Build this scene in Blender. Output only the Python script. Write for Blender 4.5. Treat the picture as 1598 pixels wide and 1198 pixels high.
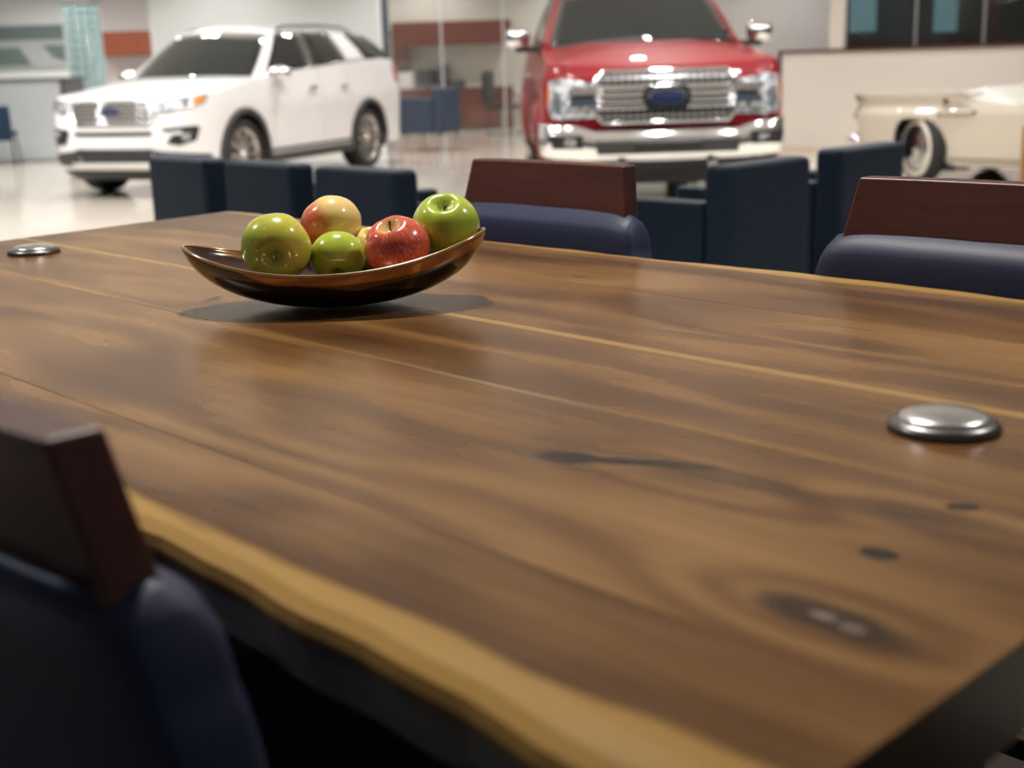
import bpy, bmesh, math, random
from mathutils import Vector, Matrix

for o in list(bpy.data.objects): bpy.data.objects.remove(o, do_unlink=True)
SC = bpy.context.scene
COL = SC.collection
PI = math.pi
rnd = random.Random(7)

# ------------------------------------------------------------------ camera
CAM_H, PITCH, ROLL, FPX = 1.2468, 0.24633, -0.03077, 1994.06
cd = bpy.data.cameras.new('camera'); cam = bpy.data.objects.new('camera', cd); COL.objects.link(cam)
cd.sensor_width = 36.0; cd.sensor_fit = 'HORIZONTAL'; cd.lens = FPX/1598*36.0
cd.clip_start = 0.05; cd.clip_end = 200
_f = Vector((0, math.cos(PITCH), -math.sin(PITCH))); _r = Vector((1, 0, 0)); _u = _r.cross(_f)
_R = _r*math.cos(ROLL) + _u*math.sin(ROLL); _U = -_r*math.sin(ROLL) + _u*math.cos(ROLL)
cam.matrix_world = Matrix(((_R.x, _U.x, -_f.x, 0), (_R.y, _U.y, -_f.y, 0), (_R.z, _U.z, -_f.z, CAM_H), (0, 0, 0, 1)))
cd.dof.use_dof = True; cd.dof.focus_distance = 1.80; cd.dof.aperture_fstop = 4.0; cd.dof.aperture_blades = 0
SC.camera = cam

# ------------------------------------------------------------------ world and exposure
w = bpy.data.worlds.new('world'); SC.world = w; w.use_nodes = True
w.node_tree.nodes['Background'].inputs[0].default_value = (0.72, 0.86, 1.0, 1)
w.node_tree.nodes['Background'].inputs[1].default_value = 0.12
SC.view_settings.view_transform = 'Standard'; SC.view_settings.look = 'None'
SC.view_settings.gamma = 1.0; SC.view_settings.use_curve_mapping = False
SC.view_settings.exposure = 0.0
SC.cycles.max_bounces = 7; SC.cycles.diffuse_bounces = 3; SC.cycles.glossy_bounces = 3; SC.cycles.transparent_max_bounces = 10
SC.cycles.use_adaptive_sampling = True; SC.cycles.adaptive_threshold = 0.05
DOWNLIGHT = 212.0     # watts of each recessed downlight
CEIL = 3.5

# ------------------------------------------------------------------ material helpers
class NT:
    """small expression helper over a shader node tree"""
    def __init__(s, name):
        s.m = bpy.data.materials.new(name); s.m.use_nodes = True; s.t = s.m.node_tree
        s.b = s.t.nodes['Principled BSDF']
    def n(s, kind, **kw):
        x = s.t.nodes.new(kind)
        for k, v in kw.items(): setattr(x, k, v)
        return x
    def put(s, sock, v):
        if hasattr(v, 'is_output') or isinstance(v, bpy.types.NodeSocket): s.t.links.new(v, sock)
        else: sock.default_value = v
    def math(s, op, a, b=0.0, c=0.0, clamp=False):
        x = s.n('ShaderNodeMath', operation=op, use_clamp=clamp)
        s.put(x.inputs[0], a); s.put(x.inputs[1], b)
        if len(x.inputs) > 2: s.put(x.inputs[2], c)
        return x.outputs[0]
    def xyz(s, vec):
        x = s.n('ShaderNodeSeparateXYZ'); s.put(x.inputs[0], vec); return x.outputs
    def comb(s, a, b, c):
        x = s.n('ShaderNodeCombineXYZ'); s.put(x.inputs[0], a); s.put(x.inputs[1], b); s.put(x.inputs[2], c); return x.outputs[0]
    def obj(s): return s.n('ShaderNodeTexCoord').outputs['Object']
    def noise(s, vec, scale=1.0, detail=3.0, rough=0.5, dist=0.0, w=None):
        x = s.n('ShaderNodeTexNoise')
        if w is not None: x.noise_dimensions = '4D'; s.put(x.inputs['W'], w)
        s.put(x.inputs['Vector'], vec); s.put(x.inputs['Scale'], scale); s.put(x.inputs['Detail'], detail)
        s.put(x.inputs['Roughness'], rough); s.put(x.inputs['Distortion'], dist); return x.outputs[0]
    def ramp(s, f, stops):
        x = s.n('ShaderNodeValToRGB'); s.put(x.inputs[0], f); e = x.color_ramp.elements
        while len(e) < len(stops): e.new(0.5)
        for el, (p, c) in zip(e, stops): el.position = p; el.color = c if len(c) == 4 else (*c, 1)
        return x.outputs[0]
    def mix(s, f, a, b, mode='MIX'):
        x = s.n('ShaderNodeMix', data_type='RGBA', blend_type=mode)
        s.put(x.inputs[0], f)
        s.put(x.inputs[6], a if not isinstance(a, tuple) else (*a[:3], 1)); s.put(x.inputs[7], b if not isinstance(b, tuple) else (*b[:3], 1))
        return x.outputs[2]
    def smooth(s, v, lo, hi):
        x = s.n('ShaderNodeMapRange', interpolation_type='SMOOTHSTEP', clamp=True)
        s.put(x.inputs[0], v); s.put(x.inputs[1], lo); s.put(x.inputs[2], hi); return x.outputs[0]
    def set(s, **kw):
        for k, v in kw.items():
            k = k.replace('_', ' ')
            if isinstance(v, tuple) and len(v) == 3: v = (*v, 1)
            s.put(s.b.inputs[k], v)
        return s
    def bump(s, h, strength=0.2, dist=0.01):
        x = s.n('ShaderNodeBump'); s.put(x.inputs['Strength'], strength); s.put(x.inputs['Distance'], dist); s.put(x.inputs['Height'], h)
        s.t.links.new(x.outputs[0], s.b.inputs['Normal']); return s

MATS = {}
def mat(name, col, rough=0.5, metal=0.0, coat=0.0, var=0.06, scale=8.0, **kw):
    """plain surface with a little procedural variation"""
    if name in MATS: return MATS[name]
    t = NT(name); nz = t.noise(t.obj(), scale, 3)
    c2 = tuple(min(1, c*(1+var)) for c in col); c1 = tuple(c*(1-var) for c in col)
    t.set(Base_Color=t.mix(nz, c1, c2), Roughness=rough, Metallic=metal)
    if coat: t.set(Coat_Weight=coat, Coat_Roughness=0.04)
    for k, v in kw.items(): t.set(**{k: v})
    MATS[name] = t.m; return t.m

def emit(name, col, strength):
    if name in MATS: return MATS[name]
    t = NT(name); t.set(Base_Color=col, Emission_Color=col, Emission_Strength=strength); MATS[name] = t.m; return t.m

def tinted_glass(name, col, opacity, rough=0.02, clear=0.6):
    """sheet glass: part clear, part tinted body, glossy by Fresnel"""
    t = NT(name); nt = t.t; out = nt.nodes['Material Output']
    tr = t.n('ShaderNodeBsdfTransparent'); tr.inputs[0].default_value = (*[min(1, c*0.4+clear) for c in col], 1)
    t.set(Base_Color=col, Roughness=rough, IOR=1.5)
    mx = t.n('ShaderNodeMixShader'); mx.inputs[0].default_value = opacity
    nt.links.new(tr.outputs[0], mx.inputs[1]); nt.links.new(t.b.outputs[0], mx.inputs[2]); 
    gl = t.n('ShaderNodeBsdfGlossy'); gl.inputs['Roughness'].default_value = rough
    fr = t.n('ShaderNodeFresnel'); fr.inputs[0].default_value = 1.5
    m2 = t.n('ShaderNodeMixShader'); nt.links.new(fr.outputs[0], m2.inputs[0])
    nt.links.new(mx.outputs[0], m2.inputs[1]); nt.links.new(gl.outputs[0], m2.inputs[2])
    nt.links.new(m2.outputs[0], out.inputs[0]); return t.m

# ------------------------------------------------------------------ geometry helpers
class MB:
    def __init__(s): s.v = []; s.f = []
    def add(s, vs, fs):
        k = len(s.v); s.v += [tuple(p) for p in vs]; s.f += [tuple(i+k for i in q) for q in fs]; return s
    def box(s, x0, x1, y0, y1, z0, z1, M=None):
        p = [Vector((x, y, z)) for z in (z0, z1) for x, y in ((x0, y0), (x1, y0), (x1, y1), (x0, y1))]
        if M is not None: p = [M @ q for q in p]
        return s.add(p, [(3,2,1,0), (4,5,6,7), (0,1,5,4), (1,2,6,5), (2,3,7,6), (3,0,4,7)])
    def hexa(s, p):
        """8 points: bottom ring of 4 then top ring of 4"""
        return s.add(p, [(3,2,1,0), (4,5,6,7), (0,1,5,4), (1,2,6,5), (2,3,7,6), (3,0,4,7)])
    def prism(s, poly, fn0, fn1):
        n = len(poly); a = [fn0(p) for p in poly]; b = [fn1(p) for p in poly]
        return s.add(a+b, [tuple(range(n))[::-1], tuple(range(n, 2*n))] + [(i, (i+1) % n, n+(i+1) % n, n+i) for i in range(n)])
    def grid(s, fn, nu, nv, flip=False, closeu=False):
        vs = [fn(i/nu, j/nv) for i in range(nu+(0 if closeu else 1)) for j in range(nv+1)]
        m = nu if closeu else nu+1; fs = []
        for i in range(nu):
            for j in range(nv):
                a = i*(nv+1)+j; b = ((i+1) % m)*(nv+1)+j
                q = (a, b, b+1, a+1); fs.append(q[::-1] if flip else q)
        return s.add(vs, fs)
    def tube(s, pts, r, n=10, caps=True):
        pts = [Vector(p) for p in pts]; rs = r if isinstance(r, (list, tuple)) else [r]*len(pts)
        rings = []; up = None
        for i, p in enumerate(pts):
            t = (pts[min(i+1, len(pts)-1)] - pts[max(i-1, 0)]).normalized()
            if up is None: up = Vector((0, 0, 1)) if abs(t.z) < .9 else Vector((1, 0, 0))
            a = t.cross(up).normalized(); b = a.cross(t).normalized(); up = b
            rings.append([p + (a*math.cos(2*PI*k/n) + b*math.sin(2*PI*k/n))*rs[i] for k in range(n)])
        vs = [q for rg in rings for q in rg]; fs = []
        for i in range(len(pts)-1):
            for k in range(n):
                fs.append((i*n+k, i*n+(k+1) % n, (i+1)*n+(k+1) % n, (i+1)*n+k))
        if caps: fs += [tuple(range(n))[::-1], tuple((len(pts)-1)*n+k for k in range(n))]
        return s.add(vs, fs)
    def lathe(s, prof, n=32, M=None, axis='z'):
        """prof: list of (r, h)"""
        def P(r, h, a):
            c, q = r*math.cos(a), r*math.sin(a)
            p = Vector((c, q, h)) if axis == 'z' else Vector((h, c, q))
            return M @ p if M is not None else p
        vs = [P(r, h, 2*PI*k/n) for r, h in prof for k in range(n)]; fs = []
        for i in range(len(prof)-1):
            for k in range(n): fs.append((i*n+k, i*n+(k+1) % n, (i+1)*n+(k+1) % n, (i+1)*n+k))
        return s.add(vs, fs)
    def mesh(s, name, smooth=False, weld=True):
        me = bpy.data.meshes.new(name); me.from_pydata(s.v, [], s.f)
        bm = bmesh.new(); bm.from_mesh(me)
        if weld: bmesh.ops.remove_doubles(bm, verts=bm.verts, dist=1e-5)
        bmesh.ops.dissolve_degenerate(bm, dist=1e-6, edges=bm.edges)
        bmesh.ops.recalc_face_normals(bm, faces=bm.faces)
        bm.to_mesh(me); bm.free()
        if smooth: me.polygons.foreach_set('use_smooth', [True]*len(me.polygons))
        return me
    def build(s, name, m, parent=None, smooth=False, bevel=0.0, seg=2, solid=0.0, sub=0, autosm=None):
        me = s.mesh(name, smooth or bevel > 0 or sub > 0); me.materials.append(m)
        o = bpy.data.objects.new(name, me); COL.objects.link(o); o.parent = parent
        if solid: q = o.modifiers.new('s', 'SOLIDIFY'); q.thickness = solid; q.offset = -1
        if bevel:
            q = o.modifiers.new('b', 'BEVEL'); q.width = bevel; q.segments = seg; q.limit_method = 'ANGLE'; q.angle_limit = 0.6; q.harden_normals = True
        if sub: q = o.modifiers.new('u', 'SUBSURF'); q.levels = q.render_levels = sub
        return o

def tag(o, label, cat, group=None, kind=None):
    if label: o['label'] = label
    if cat: o['category'] = cat
    if group: o['group'] = group
    if kind: o['kind'] = kind
    return o
def thing(name, label, cat, loc=(0, 0, 0), rz=0.0, group=None):
    o = bpy.data.objects.new(name, None); COL.objects.link(o); o.location = loc; o.rotation_euler = (0, 0, rz)
    o.empty_display_size = 0.1
    return tag(o, label, cat, group)
def struct(o): o['kind'] = 'structure'; return o
def copy_tree(o, parent=None):
    c = o.copy(); COL.objects.link(c); c.parent = parent
    for ch in [x for x in bpy.data.objects if x.parent == o]: copy_tree(ch, c)
    return c
def lerp(a, b, t): return a+(b-a)*t
def sstep(t): t = max(0, min(1, t)); return t*t*(3-2*t)
def pw(pts, x):
    """smooth piecewise interpolation"""
    if x <= pts[0][0]: return pts[0][1]
    for (a, p), (b, q) in zip(pts, pts[1:]):
        if x <= b:
            t = (x-a)/(b-a); return p+(q-p)*t
    return pts[-1][1]
def text(name, body, size, M, m, parent, extrude=0.001, shear=0.0):
    cu = bpy.data.curves.new(name, 'FONT'); cu.body = body; cu.size = size; cu.extrude = extrude; cu.shear = shear
    cu.align_x = 'CENTER'; cu.align_y = 'CENTER'
    tmp = bpy.data.objects.new(name, cu); COL.objects.link(tmp); bpy.context.view_layer.update()
    me = bpy.data.meshes.new_from_object(tmp.evaluated_get(bpy.context.evaluated_depsgraph_get())); bpy.data.objects.remove(tmp); bpy.data.curves.remove(cu)
    me.name = name; me.materials.clear(); me.materials.append(m)
    o = bpy.data.objects.new(name, me); COL.objects.link(o); o.parent = parent; o.matrix_local = M; return o

# table frame: d runs along the table, n across it (away from the camera)
D = Vector((0.689085, -0.724681, 0)); N = Vector((0.724681, 0.689085, 0)); ORG = Vector((-0.294805, 0.902631, 0))
TANG = math.atan2(D.y, D.x)
def T(a, b, z=0.0): p = ORG + D*a + N*b; return Vector((p.x, p.y, z))

# ------------------------------------------------------------------ shared materials
WHITE_WALL = mat('wall_paint_pale', (0.63, 0.65, 0.64), 0.55, var=0.02, scale=1.5)
PINK_WALL = mat('wall_paint_rose', (0.63, 0.58, 0.57), 0.6, var=0.02, scale=1.5)
BEIGE_WALL = mat('wall_paint_beige', (0.66, 0.60, 0.53), 0.55, var=0.02, scale=1.5)
CREAM_WALL = mat('wall_paint_cream', (0.70, 0.64, 0.57), 0.5, var=0.02, scale=1.5)
CHERRY = None
CHROME = mat('chrome', (0.78, 0.79, 0.80), 0.08, 1.0, var=0.02)
SATIN = mat('satin_metal', (0.55, 0.55, 0.55), 0.3, 1.0, var=0.03)
BLACK = mat('black_plastic', (0.012, 0.012, 0.013), 0.45, var=0.1)
RUBBER = mat('tyre_rubber', (0.016, 0.016, 0.016), 0.75, var=0.15)

def wood_simple(name, c0, c1, rough, axis=0, scale=6.0, coat=0.0):
    t = NT(name); p = t.xyz(t.obj())
    k = [6.0, 6.0, 6.0]; k[axis] = 0.6
    v = t.comb(t.math('MULTIPLY', p[0], k[0]), t.math('MULTIPLY', p[1], k[1]), t.math('MULTIPLY', p[2], k[2]))
    a = t.noise(v, scale, 5, 0.6, 0.6); b = t.noise(v, scale*7, 3, 0.7)
    f = t.math('ADD', t.math('MULTIPLY', a, 0.7), t.math('MULTIPLY', b, 0.3))
    t.set(Base_Color=t.ramp(f, [(0.3, c0), (0.7, c1)]), Roughness=rough)
    if coat: t.set(Coat_Weight=coat, Coat_Roughness=0.12)
    t.bump(b, 0.08, 0.002); return t.m
CHERRY = wood_simple('cherry_veneer', (0.10, 0.020, 0.010), (0.19, 0.045, 0.022), 0.35)
MAHOGANY = wood_simple('mahogany_stain', (0.030, 0.0065, 0.005), (0.085, 0.017, 0.011), 0.42, 0, 5.0, 0.0)

def floor_mat():
    t = NT('polished_cream_tile'); p = t.xyz(t.obj())
    br = t.n('ShaderNodeTexBrick'); br.offset = 0.0
    t.put(br.inputs['Vector'], t.comb(p[0], p[1], 0.0)); t.put(br.inputs['Scale'], 1.0)
    br.inputs['Brick Width'].default_value = 0.6; br.inputs['Row Height'].default_value = 0.6
    br.inputs['Mortar Size'].default_value = 0.0025; br.inputs['Mortar Smooth'].default_value = 0.2
    br.inputs['Color1'].default_value = (0.56, 0.50, 0.425, 1); br.inputs['Color2'].default_value = (0.60, 0.54, 0.46, 1); br.inputs['Mortar'].default_value = (0.40, 0.36, 0.31, 1)
    nz = t.noise(t.obj(), 3.0, 6, 0.6, 0.4)
    c = t.mix(t.math('MULTIPLY', nz, 0.35), br.outputs[0], (0.66, 0.61, 0.54))
    t.set(Base_Color=c, Roughness=0.10, IOR=1.5); return t.m

# ------------------------------------------------------------------ the room
def plane_box(name, x0, x1, y0, y1, z0, z1, m, parent=None): return MB().box(x0, x1, y0, y1, z0, z1).build(name, m, parent)
struct(plane_box('floor', -16, 16, -8, 27.2, -0.1, 0.0, floor_mat()))
struct(plane_box('ceiling', -16, 16, -8, 27.2, CEIL, CEIL+0.1, mat('ceiling_paint', (0.72, 0.72, 0.71), 0.8, var=0.02)))
# back walls
struct(plane_box('wall_back', -2.2, 16, 26.05, 26.2, 0, CEIL, BEIGE_WALL))
struct(plane_box('wall_center', -5.63, -1.98, 21.3, 21.5, 0, CEIL, WHITE_WALL))
struct(plane_box('wall_left', -16, -5.63, 24.3, 24.45, 0, CEIL, PINK_WALL))
struct(plane_box('wall_left_return', -16, -7.40, 24.1, 24.3, 0, CEIL, WHITE_WALL))
# low wall on the right, with a timber cap, a pillar and glazing above it
RW0 = Vector((3.64, 17.14, 0))
def frame_at(p): return Matrix.Translation(p) @ Matrix.Rotation(TANG, 4, 'Z')
MW = frame_at(RW0)
def wbox(name, a0, a1, b0, b1, z0, z1, m, parent=None): return MB().box(a0, a1, b0, b1, z0, z1, MW).build(name, m, parent)
struct(wbox('wall_right', 0.0, 9.0, 0.0, 0.14, 0.0, 1.255, CREAM_WALL))
CAP = wood_simple('walnut_cap', (0.055, 0.022, 0.014), (0.10, 0.045, 0.03), 0.4)
cap = wbox('trim_1', -0.045, 9.0, -0.02, 0.16, 1.255, 1.29, CAP); struct(cap)
struct(wbox('trim_2', -0.045, 0.0, -0.02, 0.16, 0.0, 1.255, CAP))
struct(wbox('baseboard_right', 0.0, 9.0, -0.012, 0.0, 0.0, 0.07, mat('base_cream', (0.62, 0.52, 0.42), 0.5)))
struct(wbox('wall_pillar', 0.70, 0.90, 0.0, 0.14, 1.29, CEIL, CREAM_WALL))
DARKGLASS = tinted_glass('smoked_glass', (0.055, 0.062, 0.058), 0.32)
for i, (a0, a1) in enumerate(((0.90, 1.86), (1.86, 2.72), (2.72, 3.60), (3.60, 4.6))):
    g = wbox('window_%d' % (i+1), a0+0.004, a1-0.004, 0.06, 0.072, 1.29, CEIL-0.02, DARKGLASS); struct(g)
    fr = MB().box(a1-0.012, a1+0.012, 0.045, 0.09, 1.29, CEIL, MW).build('window_mullion', mat('grey_mullion', (0.25, 0.25, 0.24), 0.4), g)
# dim room behind that glazing
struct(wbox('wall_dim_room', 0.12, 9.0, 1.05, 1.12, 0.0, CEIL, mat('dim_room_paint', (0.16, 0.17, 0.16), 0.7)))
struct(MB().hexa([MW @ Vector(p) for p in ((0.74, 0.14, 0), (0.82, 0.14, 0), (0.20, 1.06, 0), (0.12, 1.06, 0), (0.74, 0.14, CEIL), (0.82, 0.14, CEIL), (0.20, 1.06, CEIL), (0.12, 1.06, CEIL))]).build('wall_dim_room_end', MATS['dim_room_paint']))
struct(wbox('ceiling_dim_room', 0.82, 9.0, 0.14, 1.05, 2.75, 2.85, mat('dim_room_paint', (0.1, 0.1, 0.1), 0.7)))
TEAL = emit('teal_daylit_blind', (0.30, 0.56, 0.62), 1.3)  # glow put into the blinds stands in for daylit windows
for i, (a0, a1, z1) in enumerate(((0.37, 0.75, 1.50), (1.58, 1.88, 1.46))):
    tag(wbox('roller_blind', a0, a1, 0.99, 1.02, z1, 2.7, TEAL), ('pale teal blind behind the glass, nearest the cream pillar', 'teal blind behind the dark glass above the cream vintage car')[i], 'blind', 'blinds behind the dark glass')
nv = thing('armchair', 'navy chair back seen through the dark glass over the low wall', 'chair')
nvm = mat('navy_velvet', (0.012, 0.016, 0.06), 0.7)
MB().box(2.04, 2.50, 0.40, 0.50, 0.0, 1.41, MW).build('backrest', nvm, nv, bevel=0.03)
MB().box(2.04, 2.50, 0.50, 0.92, 0.2, 0.5, MW).build('seat', nvm, nv, bevel=0.03)

# glazed office partition (y = 21.4), clear panes with thin joints
CLEAR = tinted_glass('clear_glass', (0.75, 0.80, 0.78), 0.03)
for i, (x0, x1) in enumerate(((-1.92, -0.98), (-0.96, 0.02), (0.04, 1.6), (1.62, 3.4))):
    p = plane_box('window_%d' % (10+i), x0, x1, 21.38, 21.392, 0.02, CEIL-0.02, CLEAR); struct(p)
    MB().box(x1-0.002, x1+0.022, 21.37, 21.40, 0.0, CEIL).build('pane_joint', mat('joint_silicone', (0.62, 0.63, 0.61), 0.4), p)
struct(plane_box('trim_3', -1.98, -1.92, 21.30, 21.42, 0, CEIL, mat('white_post', (0.75, 0.77, 0.78), 0.3)))
# wall seen past the truck, in front of the glazed side
struct(plane_box('wall_side_office', 3.3, 9.5, 21.4, 21.5, 0, CEIL, mat('wall_paint_grey', (0.55, 0.52, 0.50), 0.35)))

# ------------------------------------------------------------------ ceiling lights
def make_downlight():
    t = thing('ceiling_downlight', 'round recessed downlight with white trim ring in the showroom ceiling', 'ceiling light', (0, 0, CEIL), 0, 'recessed showroom downlights')
    MB().lathe([(0.105, 0.0), (0.105, -0.008), (0.085, -0.012), (0.08, -0.002)], 24).build('trim_ring', mat('white_trim', (0.8, 0.8, 0.8), 0.4), t, True)
    MB().lathe([(0.0001, -0.004), (0.08, -0.004)], 24).build('lens', emit('downlight_lens', (1.0, 0.965, 0.92), 12.0), t)
    ld = bpy.data.lights.new('lamp', 'SPOT'); ld.energy = DOWNLIGHT; ld.spot_size = math.radians(137); ld.spot_blend = 0.6; ld.shadow_soft_size = 0.08; ld.color = (1.0, 0.985, 0.965)
    l = bpy.data.objects.new('lamp', ld); COL.objects.link(l); l.parent = t; l.location = (0, 0, -0.03)
    return t
DL = make_downlight()
spots = [(x, y) for y in (9.0, 10.7, 12.6, 15.0, 17.4, 19.8, 22.4, 24.8) for x in (-7.2, -4.4, -1.4, 1.6, 4.6)]
spots += [(-2.6, 2.4), (2.4, 2.0), (-6.0, 21.9), (-8.6, 22.1), (-5.4, 10.0), (-6.0, 11.6), (2.9, 9.0), (0.1, 9.0)]  # extra unseen downlights added to brighten the table, left walls and car fronts
for i, (x, y) in enumerate(spots):
    o = DL if i == 0 else copy_tree(DL)
    o.location = (x, y, CEIL)
ac = thing('accent_downlight', 'adjustable accent downlight in the ceiling above the fruit bowl', 'ceiling light', (-0.25, 2.55, CEIL))
MB().lathe([(0.085, 0.0), (0.085, -0.01), (0.06, -0.014), (0.055, -0.002)], 24).build('trim_ring', MATS['white_trim'], ac, True)
MB().lathe([(0.0001, -0.003), (0.055, -0.003)], 24).build('lens', MATS['downlight_lens'], ac)
ld = bpy.data.lights.new('accent_lamp', 'SPOT'); ld.energy = 400; ld.spot_size = math.radians(75); ld.spot_blend = 0.8; ld.shadow_soft_size = 0.05; ld.color = (1.0, 0.95, 0.88)
lo_ = bpy.data.objects.new('accent_lamp', ld); COL.objects.link(lo_); lo_.parent = ac; lo_.location = (0, 0, -0.03); lo_.rotation_euler = (math.radians(-14), 0, 0)
# ------------------------------------------------------------------ shade sheet and table
TZ = 0.92
shade_sheet = MB().box(-2.35, 2.7, -1.6, 1.75, 0.0, 0.012, frame_at(ORG)).build('rug', None or mat('rug_pile', (0.020, 0.013, 0.010), 0.95, var=0.3, scale=60.0), None, bevel=0.004)  # dark sheet added to give the shade under the table
tag(shade_sheet, 'dark brown rug on the floor under the long wooden table', 'rug')

def walnut():
    t = NT('walnut_slab'); p = t.xyz(t.obj()); a, b = p[0], p[1]
    rv = t.n('ShaderNodeObjectInfo').outputs['Random']
    seed = t.math('MULTIPLY', rv, 37.0)
    v = t.comb(t.math('MULTIPLY', a, 1.15), t.math('MULTIPLY', b, 5.2), t.math('MULTIPLY', seed, 1.0))
    base = t.noise(v, 1.0, 2, 0.5, 0.3)
    fld = t.math('ADD', t.math('MULTIPLY', base, 5.0), t.math('MULTIPLY', b, 7.0))
    def gauss(ka, kb, ra, rb, rot=0.0):
        da = t.math('SUBTRACT', a, ka); db = t.math('SUBTRACT', b, kb)
        if rot:
            c, s_ = math.cos(rot), math.sin(rot)
            da, db = t.math('ADD', t.math('MULTIPLY', da, c), t.math('MULTIPLY', db, s_)), t.math('SUBTRACT', t.math('MULTIPLY', db, c), t.math('MULTIPLY', da, s_))
        u_ = t.math('MULTIPLY', da, 1.0/ra); v_ = t.math('MULTIPLY', db, 1.0/rb)
        return t.math('EXPONENT', t.math('MULTIPLY', t.math('MULTIPLY_ADD', u_, u_, t.math('MULTIPLY', v_, v_)), -1.0))
    swirls = [(-0.08, 0.25, 0.17, 0.075, 1.7), (0.25, 0.37, 0.16, 0.05, 2.4), (0.47, 0.21, 0.11, 0.05, 2.6), (0.44, 0.40, 0.12, 0.05, -1.5), (-0.42, 0.16, 0.16, 0.05, 1.2), (-0.3, 0.62, 0.2, 0.05, 0.9), (0.05, 0.86, 0.22, 0.05, 1.4), (0.12, 0.10, 0.14, 0.05, -1.3)]
    for ka, kb, ra, rb, A in swirls: fld = t.math('ADD', fld, t.math('MULTIPLY', gauss(ka, kb, ra, rb), A))
    ring = t.math('ADD', t.math('MULTIPLY', t.math('SINE', t.math('MULTIPLY', fld, 4.0)), 0.5), 0.5)
    big = t.noise(t.comb(t.math('MULTIPLY', a, 1.3), t.math('MULTIPLY', b, 4.0), seed), 1.6, 3, 0.5)
    fine = t.noise(t.comb(t.math('MULTIPLY', a, 4.0), t.math('MULTIPLY', b, 62.0), seed), 1.0, 2, 0.6)
    f = t.math('ADD', t.math('ADD', t.math('MULTIPLY', ring, 0.17), t.math('MULTIPLY', big, 0.74)), t.math('MULTIPLY', fine, 0.20))
    f = t.math('ADD', f, t.math('MULTIPLY', t.math('SUBTRACT', rv, 0.5), 0.12))
    col = t.ramp(f, [(0.28, (0.040, 0.015, 0.0048)), (0.46, (0.088, 0.039, 0.0120)), (0.60, (0.142, 0.069, 0.022)), (0.80, (0.225, 0.120, 0.042))])
    # dark grain in the knots
    wob = t.math('MULTIPLY', t.math('SUBTRACT', t.noise(t.obj(), 22, 3), 0.5), 0.35)
    def spot(ka, kb, ra, rb, lo, hi, rot=0.0): return t.smooth(t.math('ADD', gauss(ka, kb, ra, rb, rot), wob), lo, hi)
    def dark(col, m, c, k=1.0): return t.mix(t.math('MULTIPLY', m, k), col, c)
    col = dark(col, spot(0.26, 0.385, 0.13, 0.022, 0.25, 0.8, 0.05), (0.040, 0.017, 0.007), 0.75)
    col = dark(col, spot(0.180, 0.362, 0.085, 0.0085, 0.30, 0.55, 0.47), (0.008, 0.004, 0.003))
    col = dark(col, spot(0.138, 0.341, 0.026, 0.0155, 0.3, 0.5, 0.35), (0.008, 0.005, 0.004))
    col = dark(col, spot(0.475, 0.209, 0.065, 0.026, 0.3, 0.75, -0.05), (0.022, 0.011, 0.007), 0.9)
    col = dark(col, spot(0.470, 0.211, 0.014, 0.008, 0.5, 0.8), (0.16, 0.13, 0.10))
    col = dark(col, spot(0.492, 0.207, 0.013, 0.008, 0.5, 0.8), (0.13, 0.10, 0.075))
    col = dark(col, spot(0.441, 0.441, 0.014, 0.0085, 0.35, 0.55, 0.6), (0.010, 0.006, 0.004))
    col = dark(col, spot(0.444, 0.320, 0.015, 0.011, 0.35, 0.55), (0.012, 0.007, 0.005))
    col = dark(col, spot(0.40, 0.40, 0.10, 0.03, 0.3, 0.9, 0.25), (0.045, 0.020, 0.008), 0.6)
    col = dark(col, spot(-0.494, 1.029, 0.018, 0.006, 0.4, 0.7), (0.04, 0.02, 0.012), 0.8)
    col = dark(col, spot(-0.80, 0.56, 0.012, 0.035, 0.4, 0.75, 0.62), (0.02, 0.011, 0.008), 0.9)
    col = dark(col, spot(-0.06, 0.80, 0.13, 0.012, 0.35, 0.8, 0.05), (0.085, 0.038, 0.018), 0.7)
    for ka, kb in ((-1.66, 0.85), (-1.72, 1.02), (-1.70, 0.72), (-1.62, 1.10), (-1.74, 0.95), (-1.60, 0.92)):
        col = dark(col, spot(ka, kb, 0.012, 0.012, 0.45, 0.65), (0.05, 0.03, 0.022), 0.8)
    # pale sapwood along the live edges and beside two joints
    sn = t.math('MULTIPLY', t.math('SUBTRACT', t.noise(t.comb(t.math('MULTIPLY', a, 3.0), t.math('MULTIPLY', b, 9.0), 3.0), 1.0, 3), 0.5), 0.05)
    bb = t.math('ADD', b, sn)
    sap = t.math('MAXIMUM', t.smooth(bb, 0.050, 0.036), t.smooth(bb, 1.205, 1.235))
    col = t.mix(sap, col, t.mix(fine, (0.27, 0.150, 0.040), (0.38, 0.225, 0.070)))
    for kb, wd, k in ((0.7015, 0.011, 0.85), (0.475, 0.006, 0.2)):
        s_ = t.smooth(t.math('ABSOLUTE', t.math('SUBTRACT', t.math('ADD', b, t.math('MULTIPLY', sn, 0.12)), kb)), wd, wd*0.35)
        col = t.mix(t.math('MULTIPLY', s_, k), col, (0.31, 0.185, 0.062))
    # end grain darkened further to paint the shade on the end face
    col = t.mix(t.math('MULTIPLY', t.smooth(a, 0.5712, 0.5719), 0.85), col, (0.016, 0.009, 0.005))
    # underside of the live edge: bark tones, the grey paints a reflection
    z = p[2]
    col = t.mix(t.math('MULTIPLY', t.smooth(z, -0.016, -0.026), t.math('ADD', t.smooth(b, 0.055, 0.045), t.smooth(b, 1.2, 1.21))), col, t.mix(t.noise(t.obj(), 9.0, 3), (0.040, 0.034, 0.028), (0.16, 0.15, 0.14)))
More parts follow.
